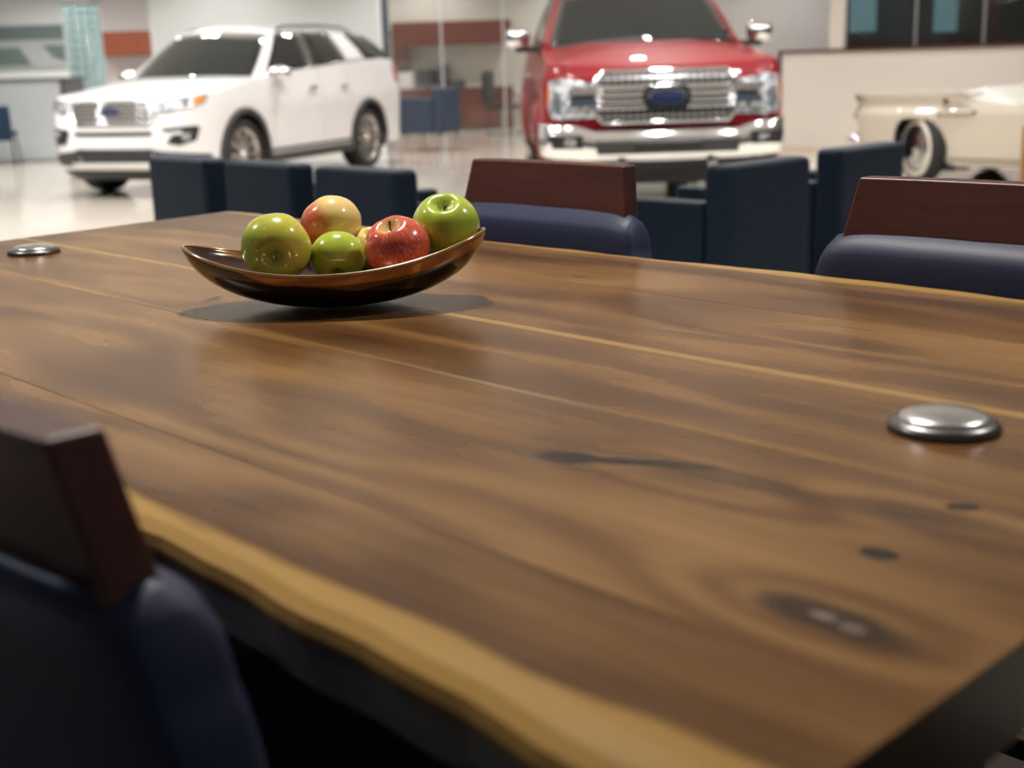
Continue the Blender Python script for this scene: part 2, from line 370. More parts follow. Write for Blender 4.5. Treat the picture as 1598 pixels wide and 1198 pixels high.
    t.set(Base_Color=col, Roughness=0.25, Specular_IOR_Level=0.15, Coat_Weight=0.0)
    return t.m
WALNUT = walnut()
tbl = thing('conference_table', 'long live-edge wooden plank table carrying the fruit bowl', 'table', (ORG.x, ORG.y, 0), TANG)
def near_edge(a): return 0.012 + pw([(-1.8, 0.01), (-1.2, -0.006), (-0.6, 0.008), (0, 0), (0.282, -0.008), (0.472, -0.02), (0.6, -0.022)], a) + 0.0018*math.sin(a*23)+0.0015*math.sin(a*51+1)
def far_edge(a): return pw([(-1.9, 1.272), (-1.4, 1.262), (-0.942, 1.257), (-0.568, 1.262), (-0.38, 1.270), (-0.227, 1.285), (-0.06, 1.279), (0.103, 1.271), (0.6, 1.262)], a) + 0.003*math.sin(a*19+2)+0.002*math.sin(a*43)
def a_left(b): return -1.785 - 0.102*(b-0.654)
TH = 0.062
def board(i, b0, b1):
    g = 0.0003; m = MB(); nu = 72
    rings = []
    for k in range(nu+1):
        a = lerp(-1.8, 0.572, k/nu)
        lo = near_edge(a) if b0 is None else b0+g; hi = far_edge(a) if b1 is None else b1-g
        if b0 is None: left = [(lo+0.012, -TH), (lo+0.004, -0.045), (lo+0.003, -0.026), (lo, -0.015), (lo+0.004, -0.007), (lo+0.016, -0.002), (lo+0.040, 0.0)]
        else: left = [(lo, -TH), (lo, -0.0006), (lo+0.0006, 0.0)]
        if b1 is None: right = [(hi-0.035, 0.0), (hi-0.012, -0.003), (hi, -0.012), (hi-0.006, -0.03), (hi-0.03, -TH)]
        else: right = [(hi-0.0006, 0.0), (hi, -0.0006), (hi, -TH)]
        mid = [(lerp(left[-1][0], right[0][0], q/4), 0.0) for q in (1, 2, 3)]
        rings.append([(lerp(a_left(b), 0.572, k/nu), b, TZ+z) for b, z in left+mid+right])
    n = len(rings[0]); vs = [p for r in rings for p in r]; fs = []
    for k in range(nu):
        for j in range(n): fs.append((k*n+j, (k+1)*n+j, (k+1)*n+(j+1) % n, k*n+(j+1) % n))
    fs += [tuple(range(n)), tuple(nu*n+j for j in range(n))[::-1]]
    # keep the mesh origin on the table top so the grain reads in table coordinates
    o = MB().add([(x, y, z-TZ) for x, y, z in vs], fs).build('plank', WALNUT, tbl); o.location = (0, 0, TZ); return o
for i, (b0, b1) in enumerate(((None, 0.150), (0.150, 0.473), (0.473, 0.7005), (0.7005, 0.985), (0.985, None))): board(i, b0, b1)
DARKWOOD = wood_simple('dark_base_wood', (0.012, 0.007, 0.005), (0.03, 0.016, 0.011), 0.5, 2)
for a in (-1.40, 0.16):
    MB().box(a-0.04, a+0.04, 0.22, 1.04, 0.012, TZ-TH-0.002).build('leg_panel', DARKWOOD, tbl, bevel=0.006)
MB().box(-1.36, 0.12, 0.60, 0.66, 0.30, 0.48).build('stretcher', DARKWOOD, tbl, bevel=0.006)

# round brushed-metal cable covers let into the top
def grommet(a, b, label):
    t = thing('cable_grommet', label, 'grommet', T(a, b, TZ), 0.0, 'metal grommets in the table top')
    MB().lathe([(0.0445, 0.0003), (0.0485, 0.0008), (0.049, 0.003), (0.046, 0.0075), (0.040, 0.0105), (0.036, 0.0095)], 48).build('ring', mat('gunmetal', (0.16, 0.155, 0.15), 0.32, 1.0), t, True)
    prof = [(0.0395, 0.0085)] + [(0.0395*math.cos(q*PI/2/8), 0.0100+0.0085*math.sin(q*PI/2/8)) for q in range(9)]
    c = MB().lathe(prof, 48).build('cap', mat('brushed_cap', (0.62, 0.61, 0.60), 0.26, 1.0, var=0.15, scale=40), t, True)
    return t
grommet(0.331, 0.620, 'round brushed metal grommet near the right end of the table')
grommet(-1.540, 0.618, 'round metal grommet near the far left end of the table')

# ------------------------------------------------------------------ bowl
BOWL = Vector((-0.2440, 1.795, TZ))
def bowl_mats():
    t = NT('dark_horn_shell'); p = t.xyz(t.obj())
    nz = t.noise(t.obj(), 14, 4); n2 = t.noise(t.obj(), 5, 3)
    z = t.math('ADD', p[2], t.math('MULTIPLY', t.math('SUBTRACT', n2, 0.5), 0.06))
    # bronze band: what lies within some way of the boat-shaped rim
    rim = t.math('ADD', 0.058, t.math('MULTIPLY', t.math('POWER', t.math('ABSOLUTE', t.math('DIVIDE', p[0], 0.216)), 2.2), 0.040))
    k = t.smooth(t.math('SUBTRACT', z, rim), -0.014, -0.010)
    t.set(Base_Color=t.mix(k, t.mix(nz, (0.016, 0.007, 0.005), (0.035, 0.015, 0.010)), t.mix(nz, (0.30, 0.13, 0.045), (0.50, 0.27, 0.11))), Metallic=t.math('MULTIPLY', k, 0.75), Roughness=0.16, Coat_Weight=0.8, Coat_Roughness=0.05)
    return t.m
bowl = thing('fruit_bowl', 'dark boat-shaped bowl with bronze rim holding apples', 'bowl', BOWL, math.radians(1.5))
def bowl_pt(tt, s, off=0.0):
    c, q = math.cos(tt), math.sin(tt)
    L, Wd = 0.214-off, 0.108-off
    x = c; y = math.copysign(abs(q)**1.25, q)
    zr = 0.058 + 0.037*abs(c)**2.2 + (0.005*c)
    r = math.sin(s*PI/2)**0.9
    h = (1-math.cos(s*PI/2))
    r = r*0.86+0.14*s; h = h**1.05
    return Vector((L*x*r, Wd*y*r, zr*h if not off else lerp(0.027, zr, h)))
def bowl_f(off):
    return lambda u, v: bowl_pt(2*PI*u, 0.16+0.84*v, off)
m = MB(); nu, nvv = 96, 22
m.grid(bowl_f(0.0), nu, nvv, closeu=True); m.grid(bowl_f(0.0045), nu, nvv, closeu=True)
k = nu*(nvv+1)
for i in range(nu):
    j = (i+1) % nu
    m.f.append((i*(nvv+1)+nvv, j*(nvv+1)+nvv, k+j*(nvv+1)+nvv, k+i*(nvv+1)+nvv))
m.f.append(tuple(i*(nvv+1) for i in range(nu))); m.f.append(tuple(k+i*(nvv+1) for i in range(nu)))
m.build('shell', bowl_mats(), bowl, True)
mr = MB(); mr.tube([bowl_pt(2*PI*i/96, 1.0, 0.00225) for i in range(97)], 0.0026, 8, False); mr.build('rim', mat('polished_bronze', (0.60, 0.40, 0.22), 0.14, 0.85), bowl, True)

# ------------------------------------------------------------------ apples
def apple_mesh(name, R, h=0.90):
    prof = []
    for i in range(33):
        th = PI*i/32                            # 0 top .. pi bottom
        r = math.sin(th)**0.92; z = math.cos(th)*h
        z -= 0.34*math.exp(-(r/0.28)**2)*(1 if th < PI/2 else -0.62)
        if th < PI/2: z += 0.03*math.exp(-((r-0.45)/0.2)**2)
        r *= 1.0 + 0.05*math.cos(th) 
        prof.append((r, z))
    m = MB(); n = 40; vs = []; fs = []
    for r, z in prof:
        for k in range(n):
            a = 2*PI*k/n; q = 1+0.018*math.cos(5*a)*(1 if z < 0 else 0.35)+0.012*math.cos(2*a+1)
            vs.append((R*r*q*math.cos(a), R*r*q*math.sin(a), R*z*(1+0.012*math.cos(5*a))))
    for i in range(32):
        for k in range(n): fs.append((i*n+k, i*n+(k+1) % n, (i+1)*n+(k+1) % n, (i+1)*n+k))
    m.add(vs, fs); return m
def apple_mat(name, kind):
    t = NT(name); ob = t.obj(); p = t.xyz(ob)
    nz = t.noise(ob, 22, 4, 0.6); lo = t.noise(ob, 11, 2)
    ang = t.math('ARCTAN2', p[1], p[0]); r = t.math('SQRT', t.math('ADD', t.math('MULTIPLY', p[0], p[0]), t.math('MULTIPLY', p[1], p[1])))
    streak = t.noise(t.comb(t.math('MULTIPLY', ang, 4.0), t.math('MULTIPLY', p[2], 9.0), 0.0), 2.2, 4, 0.65)
    dots = t.smooth(t.noise(ob, 150, 1), 0.70, 0.74)
    if kind == 'red': streak = t.noise(t.comb(t.math('MULTIPLY', ang, 5.0), t.math('MULTIPLY', p[2], 30.0), 0.0), 3.4, 5, 0.7)
    if kind == 'green':
        c = t.mix(lo, (0.20, 0.33, 0.018), (0.40, 0.47, 0.045)); c = t.mix(t.math('MULTIPLY', streak, 0.45), c, (0.50, 0.52, 0.06))
    elif kind == 'yellowgreen':
        c = t.mix(lo, (0.17, 0.30, 0.025), (0.46, 0.44, 0.045)); c = t.mix(t.smooth(t.math('ADD', p[0], t.math('MULTIPLY', nz, 0.03)), -0.05, 0.08), c, (0.55, 0.47, 0.06))
        c = t.mix(t.math('MULTIPLY', t.smooth(streak, 0.5, 0.7), 0.25), c, (0.50, 0.20, 0.05))
    elif kind == 'red':
        c = t.mix(t.smooth(streak, 0.42, 0.78), (0.50, 0.050, 0.035), (0.68, 0.30, 0.13))
        c = t.mix(t.math('MULTIPLY', t.smooth(r, 0.022, 0.010), 0.85), c, (0.60, 0.42, 0.14))
    elif kind == 'blush':
        k = t.smooth(t.math('ADD', p[0], t.math('MULTIPLY', t.math('SUBTRACT', nz, 0.5), 0.03)), -0.020, 0.008)
        c = t.mix(k, t.mix(streak, (0.44, 0.05, 0.030), (0.66, 0.18, 0.08)), t.mix(lo, (0.72, 0.48, 0.14), (0.74, 0.56, 0.22)))
    else:
        c = t.mix(lo, (0.68, 0.50, 0.13), (0.74, 0.58, 0.22))
    c = t.mix(t.math('MULTIPLY', dots, 0.35), c, (0.70, 0.62, 0.36))
    if kind != 'red': c = t.mix(t.math('MULTIPLY', t.smooth(r, 0.014, 0.004), 0.7), c, (0.13, 0.17, 0.03))
    t.set(Base_Color=c, Roughness=0.20, Coat_Weight=0.5, Coat_Roughness=0.06, Subsurface_Weight=0.06, Subsurface_Scale=0.01)
    return t.m
STEM = mat('apple_stem', (0.06, 0.035, 0.015), 0.7)
def apple(world, R, kind, tilt, label, stem=0.02, h=0.9):
    t = thing('apple', label, 'apple', world, 0, 'apples in the bowl')
    t.rotation_euler = tilt
    apple_mesh('skin', R, h).build('skin', apple_mat('apple_'+kind, kind), t, True)
    if stem:
        MB().tube([(0, 0, R*0.50), (0.001, 0, R*0.50+stem*0.6), (0.004, 0.001, R*0.50+stem*1.2)], [0.0013, 0.0012, 0.0019], 8).build('stem', STEM, t, True)
    return t
apple((-0.326, 1.795, TZ+0.085), 0.0490, 'yellowgreen', (math.radians(104), math.radians(8), math.radians(10)), 'large yellow-green apple at the left end of the bowl, dimple facing forward', 0, 0.92)
apple((-0.259, 1.885, TZ+0.1015), 0.0455, 'blush', (math.radians(-35), math.radians(-25), math.radians(15)), 'red and yellow blushed apple at the back of the bowl', 0.012)
apple((-0.244, 1.820, TZ+0.0632), 0.0395, 'green', (math.radians(-50), math.radians(20), 0.4), 'small green apple between the yellow-green apple and the streaky red one', 0)
apple((-0.154, 1.775, TZ+0.0815), 0.0458, 'red', (math.radians(24), math.radians(-16), 0.0), 'red streaked apple with upright stem in front of the bowl', 0.017)
apple((-0.0872, 1.830, TZ+0.1025), 0.0487, 'green', (math.radians(30), math.radians(4), math.radians(-15)), 'glossy green apple with stem cavity, perched at the right end', 0.010)
apple((-0.1985, 1.878, TZ+0.0670), 0.0340, 'yellow', (math.radians(20), 0, 0), 'pale yellow apple mostly hidden behind the red streaked apple', 0)

# ------------------------------------------------------------------ counter stools round the table
def leather(name, c):
    t = NT(name); nz = t.noise(t.obj(), 160, 4, 0.6); lo = t.noise(t.obj(), 4, 2)
    t.set(Base_Color=t.mix(lo, c, tuple(x*1.5 for x in c)), Roughness=0.52, Specular_IOR_Level=0.4); t.bump(nz, 0.12, 0.002); return t.m
LEATHER = leather('navy_leather', (0.008, 0.012, 0.038))
def make_stool(label, loc, rz):
    """local +y faces the table; the back stands at -y"""
    t = thing('counter_stool', label, 'stool', loc, rz, 'counter stools round the table')
    # seat
    MB().box(-0.22, 0.22, -0.19, 0.22, 0.60, 0.68).build('seat', LEATHER, t, bevel=0.03, seg=4)
    MB().box(-0.20, 0.20, -0.19, 0.20, 0.55, 0.60).build('seat_frame', MAHOGANY, t, bevel=0.004)
    for sx in (-1, 1):
        MB().hexa([(sx*0.215-0.02, 0.19, 0.012), (sx*0.215+0.02, 0.19, 0.012), (sx*0.215+0.02, 0.23, 0.012), (sx*0.215-0.02, 0.23, 0.012),
                   (sx*0.19-0.02, 0.16, 0.58), (sx*0.19+0.02, 0.16, 0.58), (sx*0.19+0.02, 0.20, 0.58), (sx*0.19-0.02, 0.20, 0.58)]).build('leg', MAHOGANY, t, bevel=0.003)
        # rear leg runs on as the back post
        MB().hexa([(sx*0.215-0.02, -0.25, 0.012), (sx*0.215+0.02, -0.25, 0.012), (sx*0.215+0.02, -0.21, 0.012), (sx*0.215-0.02, -0.21, 0.012),
                   (sx*0.19-0.02, -0.20, 0.58), (sx*0.19+0.02, -0.20, 0.58), (sx*0.19+0.02, -0.16, 0.58), (sx*0.19-0.02, -0.16, 0.58)]).build('leg', MAHOGANY, t, bevel=0.003)
    for y in (0.19, -0.21): MB().box(-0.20, 0.20, y-0.012, y+0.012, 0.20, 0.235).build('footrest', MAHOGANY, t, bevel=0.003)
    for sx in (-1, 1): MB().box(sx*0.208-0.012, sx*0.208+0.012, -0.20, 0.18, 0.26, 0.295).build('side_rail', MAHOGANY, t, bevel=0.003)
    # upholstered back: trapezoid widening downwards, rounded top, gently curved round the sitter
    def half(z): return pw([(0.60, 0.285), (0.86, 0.272), (0.95, 0.248), (0.985, 0.230)], z)
    def back(u, v):
        # u runs round a closed loop (front then rear), v up
        z = 0.58 + 0.40*v
        thick = 0.040*(1 if v < 0.9 else math.sqrt(max(0.0, 1-((v-0.9)/0.1)**2))*0.9+0.1)
        a = 2*PI*u; c, s_ = math.cos(a), math.sin(a)
        x = math.copysign(abs(c)**0.22, c); y = math.copysign(abs(s_)**0.4, s_)
        zz = z - (0.010*abs(x)**8 if v > 0.8 else 0)
        xw = x*half(z)
        return Vector((xw, -0.195 - 0.035*(z-0.6)/0.4 + y*thick + 0.015*abs(x)**2.4, zz))
    m = MB().grid(back, 56, 24, closeu=True); m.f.append(tuple(i*25+24 for i in range(56))); m.f.append(tuple(i*25 for i in range(56)))
    pad = m.build('back_pad', LEATHER, t, True)
    # piping where pad and crest meet; its paler navy paints the seam highlight
    MB().tube([(x*0.208, -0.262+0.015*abs(x)**2.4, 0.972) for x in [k/10-1 for k in range(21)]], 0.0035, 8).build('piping', leather('navy_piping', (0.03, 0.05, 0.11)), pad, True)
    # wooden crest rail: tilted plank, narrower at the top
    def crest(u, v, w):
        x = lerp(-1, 1, u)*lerp(0.226, 0.203, v); z = lerp(0.935, 1.060, v)
        return Vector((x, -0.209 - 0.022*v - 0.036*(1-w) + 0.012*abs(lerp(-1, 1, u))**2.4, z))
    nx = 12; vs = []; fs = []
    for i in range(nx+1):
        u = i/nx
        vs += [crest(u, 0, 0), crest(u, 0, 1), crest(u, 1, 1), crest(u, 1, 0)]
    for i in range(nx):
        for j in range(4): fs.append((i*4+j, (i+1)*4+j, (i+1)*4+(j+1) % 4, i*4+(j+1) % 4))
    fs += [(0, 1, 2, 3), (nx*4+3, nx*4+2, nx*4+1, nx*4)]
    MB().add(vs, fs).build('crest_rail', MAHOGANY, t, bevel=0.004)
    return t
def stool_at(label, a, b_crest, far):
    if far: p = T(a, b_crest-0.265, 0); rz = TANG + PI
    else: p = T(a, b_crest+0.265, 0); rz = TANG
    return make_stool(label, p, rz)
stool_at('wooden-crested navy leather stool across the table, just right of the fruit bowl', -0.885, 1.395, True)
stool_at('wooden-crested navy leather stool across the table at the right edge', 0.0, 1.395, True)
stool_at('blurred navy leather stool in the left foreground, its back to the camera', 0.010, -0.150, False)

# ------------------------------------------------------------------ lounge armchairs
def woven(name, c):
    t = NT(name); p = t.xyz(t.obj())
    a = t.noise(t.comb(t.math('MULTIPLY', p[0], 14), t.math('MULTIPLY', p[1], 14), t.math('MULTIPLY', p[2], 2)), 14, 3, 0.7)
    t.set(Base_Color=t.mix(a, tuple(x*0.75 for x in c), tuple(x*1.3 for x in c)), Roughness=0.62, Specular_IOR_Level=0.3); t.bump(a, 0.1, 0.002); return t.m
NAVY = woven('navy_woven_vinyl', (0.018, 0.036, 0.070))
def make_club(label, loc, rz, group, W2=0.315, ZB=0.14, ZT=0.80, ZA=0.64, fab=None):
    fab = fab or NAVY
    t = thing('lounge_armchair', label, 'armchair', loc, rz, group)
    MB().box(-W2, W2, -0.36, -0.21, ZB, ZT).build('backrest', fab, t, bevel=0.035, seg=4)
    for sx in (-1, 1): MB().box(min(sx*W2, sx*(W2-0.10)), max(sx*W2, sx*(W2-0.10)), -0.21, 0.34, ZB, ZA).build('armrest', fab, t, bevel=0.018, seg=3)
    MB().box(-W2+0.10, W2-0.10, -0.21, 0.35, ZB+0.16, ZB+0.31).build('seat_cushion', fab, t, bevel=0.03, seg=3)
    MB().box(-W2+0.10, W2-0.10, -0.20, 0.33, ZB, ZB+0.16).build('seat_base', fab, t, bevel=0.01)
    for sx in (-1, 1):
        for y in (-0.30, 0.28): MB().lathe([(0.0, 0.0), (0.013, 0.0), (0.018, ZB+0.01), (0.0, ZB+0.01)], 12, Matrix.Translation((sx*0.26, y, 0))).build('leg', SATIN, t, True)
    return t
th1 = math.radians(-47); f1 = Vector((-math.sin(th1), math.cos(th1), 0)); r1 = Vector((math.cos(th1), math.sin(th1), 0))
cpos = Vector((-0.705, 5.885, 0))
for k, lab in enumerate(('navy lounge armchair seen from behind at the right end of the row', 'middle navy armchair of the row in front of the white vehicle', 'navy armchair at the left end of the row, before the white bumper')):
    make_club(lab, cpos - r1*(0.805*k) + f1*0.36, th1, 'navy lounge armchairs')
th2 = math.radians(45); f2 = Vector((-math.sin(th2), math.cos(th2), 0))
make_club('navy armchair turned left, its tall back between the two far stools', Vector((1.165, 5.60, 0)) + f2*0.36, th2, 'navy lounge armchairs')
make_club('navy armchair behind the right stool, in front of the cream vintage car', Vector((1.82, 6.36, 0)) + f2*0.36, th2, 'navy lounge armchairs')
make_club('small distant blue-grey armchair on pale legs beside the glass office', Vector((-1.10, 19.5, 0)), math.radians(66), 'navy lounge armchairs', 0.34, 0.26, 0.92, 0.78, woven('slate_blue_vinyl', (0.040, 0.055, 0.085)))

# ------------------------------------------------------------------ vehicles
def paint(name, col, metal=0.0, rough=0.25, coat=1.0):
    t = NT(name); nz = t.noise(t.obj(), 900, 1)
    t.set(Base_Color=t.mix(nz, tuple(c*0.94 for c in col), col), Metallic=metal, Roughness=rough, Specular_IOR_Level=0.15, Coat_Weight=coat, Coat_Roughness=0.03); return t.m
CARGLASS = tinted_glass('car_glass', (0.10, 0.13, 0.12), 0.16, clear=0.9)
SIDEGLASS = tinted_glass('car_side_glass', (0.012, 0.016, 0.018), 0.45, clear=0.8)
TRIM = mat('dark_cladding', (0.030, 0.030, 0.030), 0.55, var=0.1)
INTERIOR = mat('dark_interior', (0.018, 0.018, 0.02), 0.8)
_t = NT('headlamp_lens'); _n = _t.noise(_t.obj(), 26, 2, 0.5, 1.0)
LENS = _t.set(Base_Color=_t.ramp(_n, [(0.38, (0.05, 0.055, 0.06)), (0.46, (0.42, 0.45, 0.48)), (0.62, (0.78, 0.80, 0.83))]), Metallic=0.6, Roughness=0.12, Coat_Weight=1.0).bump(_n, 0.7, 0.03).m
AMBER = mat('amber_lens', (0.70, 0.22, 0.03), 0.2, coat=1.0)
REDLENS = mat('red_lens', (0.40, 0.02, 0.02), 0.2, coat=1.0)
BADGE = mat('blue_badge', (0.007, 0.013, 0.055), 0.25, coat=1.0)

class Car:
    """body surfaces are functions; every panel is its own mesh.
    local x: the car's left (+), y: back from the nose, z: up"""
    def __init__(s, root, W, rc, rl, bow, proff, profs, zbot, ztop_front, zt, length, arches, sill):
        s.root, s.W, s.rc, s.rl, s.bow, s.proff, s.profs, s.zbot, s.ztf, s.zt, s.L, s.arches, s.sill = root, W, rc, rl, bow, proff, profs, zbot, ztop_front, zt, length, arches, sill
    def plan(s, t):
        q = abs(t); flat = s.W-s.rc; yb = s.bow*(flat/s.W)**2
        if q <= 0.6: x = q/0.6*flat; y = s.bow*(x/s.W)**2; nx, ny = 2*s.bow*x/s.W**2, -1.0
        else:
            a = (q-0.6)/0.4*PI/2; x = flat+s.rc*math.sin(a); y = yb+s.rl*(1-math.cos(a))
            nx, ny = math.sin(a)*s.rl + 2*s.bow*flat/s.W**2*s.rl*math.cos(a), -math.cos(a)*s.rc
        k = math.hypot(nx, ny); sg = -1 if t < 0 else 1
        return sg*x, y, sg*nx/k, ny/k
    def tx(s, x):
        """plan parameter of a lateral offset on the flat part of the nose"""
        return x/(s.W-s.rc)*0.6
    def nose(s, t, z, off=0.0):
        x, y, nx, ny = s.plan(t); w = abs(nx)
        o = off - lerp(s.proff(z), s.profs(z), w*w)
        return Vector((x+nx*o, y+ny*o, z))
    def nose_top(s, t): return lerp(s.ztf, s.zt(s.plan(1)[1]), sstep(abs(t))**1.5)
    def side(s, y, z, sg, off=0.0):
        e = max(0.0, y-(s.L-0.5))/0.5
        return Vector((sg*(s.W - s.profs(z) - 0.13*e*e + off), y, z))
    def zb(s, y):
        z = s.sill
        for yc, zc, R in s.arches:
            if abs(y-yc) < R: z = max(z, zc+math.sqrt(R*R-(y-yc)**2))
        return z
    def patch_nose(s, name, m, corners, n=12, k=6, off=0.012, thick=0.02, parent=None, smooth=True):
        (a0, b0), (a1, b1), (a2, b2), (a3, b3) = corners
        def fn(u, v):
            t = lerp(lerp(a0, a1, u), lerp(a3, a2, u), v); z = lerp(lerp(b0, b1, u), lerp(b3, b2, u), v)
            return s.nose(t, z, off)
        o = MB().grid(fn, n, k).build(name, m, parent or s.root, smooth)
        q = o.modifiers.new('s', 'SOLIDIFY'); q.thickness = thick; q.offset = 0; return o
    def poly_nose(s, name, m, poly, off0, off1, parent=None):
        """polygon in (plan parameter, height) laid on the nose, tessellated so that it follows the curve"""
        bm = bmesh.new(); vs = [bm.verts.new((a, b, 0)) for a, b in poly]; bm.faces.new(vs)
        bmesh.ops.triangulate(bm, faces=bm.faces)
        wd = max(p[0] for p in poly)-min(p[0] for p in poly)
        if wd > 0.03:
            for _ in range(3 if wd > 0.12 else 2): bmesh.ops.subdivide_edges(bm, edges=[e for e in bm.edges if abs(e.verts[0].co.x-e.verts[1].co.x) > 0.012 or abs(e.verts[0].co.y-e.verts[1].co.y) > 0.03], cuts=1, use_grid_fill=True); bmesh.ops.triangulate(bm, faces=bm.faces)
        bm.verts.index_update()
        b = MB(); b.add([s.nose(v.co.x, v.co.y, off1) for v in bm.verts], [[v.index for v in f.verts] for f in bm.faces]); bm.free()
        o = b.build(name, m, parent or s.root)
        c = sum((Vector(v) for v in b.v), Vector())/len(b.v); n = sum((p.normal*p.area for p in o.data.polygons), Vector())
        if n.y > 0: o.data.flip_normals()
        q = o.modifiers.new('s', 'SOLIDIFY'); q.thickness = off1-off0; q.offset = -1; return o
    def panel(s, name, m, y0, y1, sg, zlo=None, zhi=None, n=None, k=10, off=0.0, parent=None):
        n = n or max(4, int((y1-y0)/0.035))
        lo = zlo or s.zb; hi = zhi or s.zt
        def fn(u, v): y = lerp(y0, y1, u); return s.side(y, lerp(lo(y), hi(y), v), sg, off)
        o = MB().grid(fn, n, k).build(name, m, parent or s.root, True)
        if off: q = o.modifiers.new('s', 'SOLIDIFY'); q.thickness = 0.02; q.offset = 0
        return o
    def hood(s, name, m, ycowl, zcowl, crown, yedge, parent=None):
        def fn(u, v):
            t = lerp(-1, 1, u); x0, y0, _, _ = s.plan(t); p0 = s.nose(t, s.nose_top(t)); 
            ye = ycowl + (yedge-ycowl)*abs(t)**3
            y = lerp(p0.y, ye, v)
            x = lerp(p0.x, t*(s.W-s.profs(s.zt(y))), sstep(v*2.5))
            zc = lerp(p0.z, zcowl, v**0.85) + crown*math.sin(v*PI*0.75)*(1-t**4)
            z = lerp(zc, s.zt(y), abs(t)**5*sstep(v*4))
            return Vector((x, y, z))
        return MB().grid(fn, 28, 20).build(name, m, parent or s.root, True)

def wheel(root, x, y, R, wdt, rimR, spokes, rim_mat, sg, steer=0.0, white=None):
    """tyre with rim, spokes and hub; the visible face looks to sg*x"""
    M = Matrix.Translation((x, y, R)) @ Matrix.Rotation(steer, 4, 'Z') @ Matrix.Scale(sg, 4, (1, 0, 0))
    h = wdt/2
    prof = [(rimR, -h*0.8), (R*0.92, -h), (R*0.985, -h*0.8), (R, -h*0.4), (R, h*0.4), (R*0.985, h*0.8), (R*0.92, h), (rimR*1.02, h*0.92), (rimR, h*0.8)]
    ty = MB().lathe(prof, 40, M, 'x').build('wheel', RUBBER, root, True)
    b = MB().lathe([(rimR*1.01, h*0.86), (rimR*0.95, h*0.88), (rimR*0.92, h*0.55), (rimR*0.90, -h*0.5)], 40, M, 'x'); b.build('rim', rim_mat, ty, True)
    MB().lathe([(0.001, -h*0.1), (rimR*0.93, -h*0.1)], 32, M, 'x').build('brake_disc', mat('brake_grey', (0.03, 0.03, 0.03), 0.5, 0.3), ty, True)
    m = MB()
    for k in range(spokes):
        a = 2*PI*k/spokes; dw = 0.020*(rimR/0.25)*min(1.0, 10/spokes)
        ca, sa = math.cos(a), math.sin(a); pa = (-sa, ca)
        pts = []
        for xx in (h*0.35, h*0.78):
            for rr, ww in ((rimR*0.12, dw*0.8), (rimR*0.95, dw)):
                for q in (-1, 1): pts.append(Vector((xx-0.02*(rr < rimR*0.5), rr*ca+pa[0]*ww*q, rr*sa+pa[1]*ww*q)))
        # order: bottom ring then top ring
        p = [M @ pts[i] for i in (0, 1, 3, 2, 4, 5, 7, 6)]; m.hexa(p)
    m.build('spokes', rim_mat, ty)
    MB().lathe([(0.001, h*0.9), (rimR*0.14, h*0.86), (rimR*0.17, h*0.6), (rimR*0.17, 0.0)], 20, M, 'x').build('hub_cap', rim_mat, ty, True)
    if white: MB().lathe([(rimR*1.05, h*0.97), (rimR*1.30, h*1.02), (rimR*1.31, h*0.9)], 40, M, 'x').build('whitewall', white, ty, True)
    return ty

def greenhouse(root, keys, cells, bulge=0.03):
    """keys: (base, top) points of the right half from front centre to rear centre; cells: (name, material) per span"""
    tops = []
    for sg in (-1, 1):
        for (k0, k1, (nm, m)) in zip(keys, keys[1:], cells):
            if nm is None: continue
            if nm in ('windshield', 'rear_window') : continue
            def fn(u, v):
                b = Vector(k0[0]).lerp(Vector(k1[0]), u); t = Vector(k0[1]).lerp(Vector(k1[1]), u)
                p = b.lerp(t, v); p.x += bulge*math.sin(v*PI)*0.6; p.x *= sg; return p
            o = MB().grid(fn, 6, 8).build(nm, m, root, True)
            q = o.modifiers.new('s', 'SOLIDIFY'); q.thickness = 0.012; q.offset = 0
    for idx in (0, len(keys)-2):
        k0, k1, (nm, m) = keys[idx], keys[idx+1], cells[idx]
        if idx: k0, k1 = k1, k0
        def fn(u, v):
            t = lerp(-1, 1, u); q = t*t
            def c(a, b): 
                return Vector((b[0]*t, lerp(a[1], b[1], q), lerp(a[2], b[2], q)))
            p = c(k0[0], k1[0]).lerp(c(k0[1], k1[1]), v); p.y += (-1 if idx == 0 else 1)*0.02*math.sin(v*PI); return p
        o = MB().grid(fn, 20, 10).build(nm, m, root, True); q = o.modifiers.new('s', 'SOLIDIFY'); q.thickness = 0.01; q.offset = 0

def roof_panel(root, keys, m, crown, name='roof'):
    top = [Vector(k[1]) for k in keys]
    # resample the half outline by y
    def half(y):
        if y <= top[1].y: f = (y-top[0].y)/(top[1].y-top[0].y); return top[1].x*math.sqrt(max(0, f))
        for a, b in zip(top[1:], top[2:]):
            if y <= b.y: return lerp(a.x, b.x, (y-a.y)/max(1e-6, b.y-a.y)) if b is not top[-1] else b.x+(a.x-b.x)*math.sqrt(max(0, (b.y-y)/(b.y-a.y)))
        return 0.0
    y0, y1 = top[0].y, top[-1].y
    ze = lambda y: pw([(t.y, t.z) for t in top[1:-1]], y)
    def fn(u, v):
        y = lerp(y0, y1, u); t = lerp(-1, 1, v)
        f = sstep(min(1, (y-y0)/0.35))*sstep(min(1, (y1-y)/0.3))
        return Vector((half(y)*t, y, ze(y) + (crown*(0.5+0.5*f))*(1-abs(t)**2.6)))
    return MB().grid(fn, 36, 20).build(name, m, root, True)

def seat(root, x, y, zb, zt):
    m = MB().box(x-0.24, x+0.24, y, y+0.13, zb, zt-0.16)
    o = m.build('seat', INTERIOR, root, bevel=0.03); MB().box(x-0.12, x+0.12, y+0.03, y+0.12, zt-0.17, zt).build('headrest', INTERIOR, o, bevel=0.03)

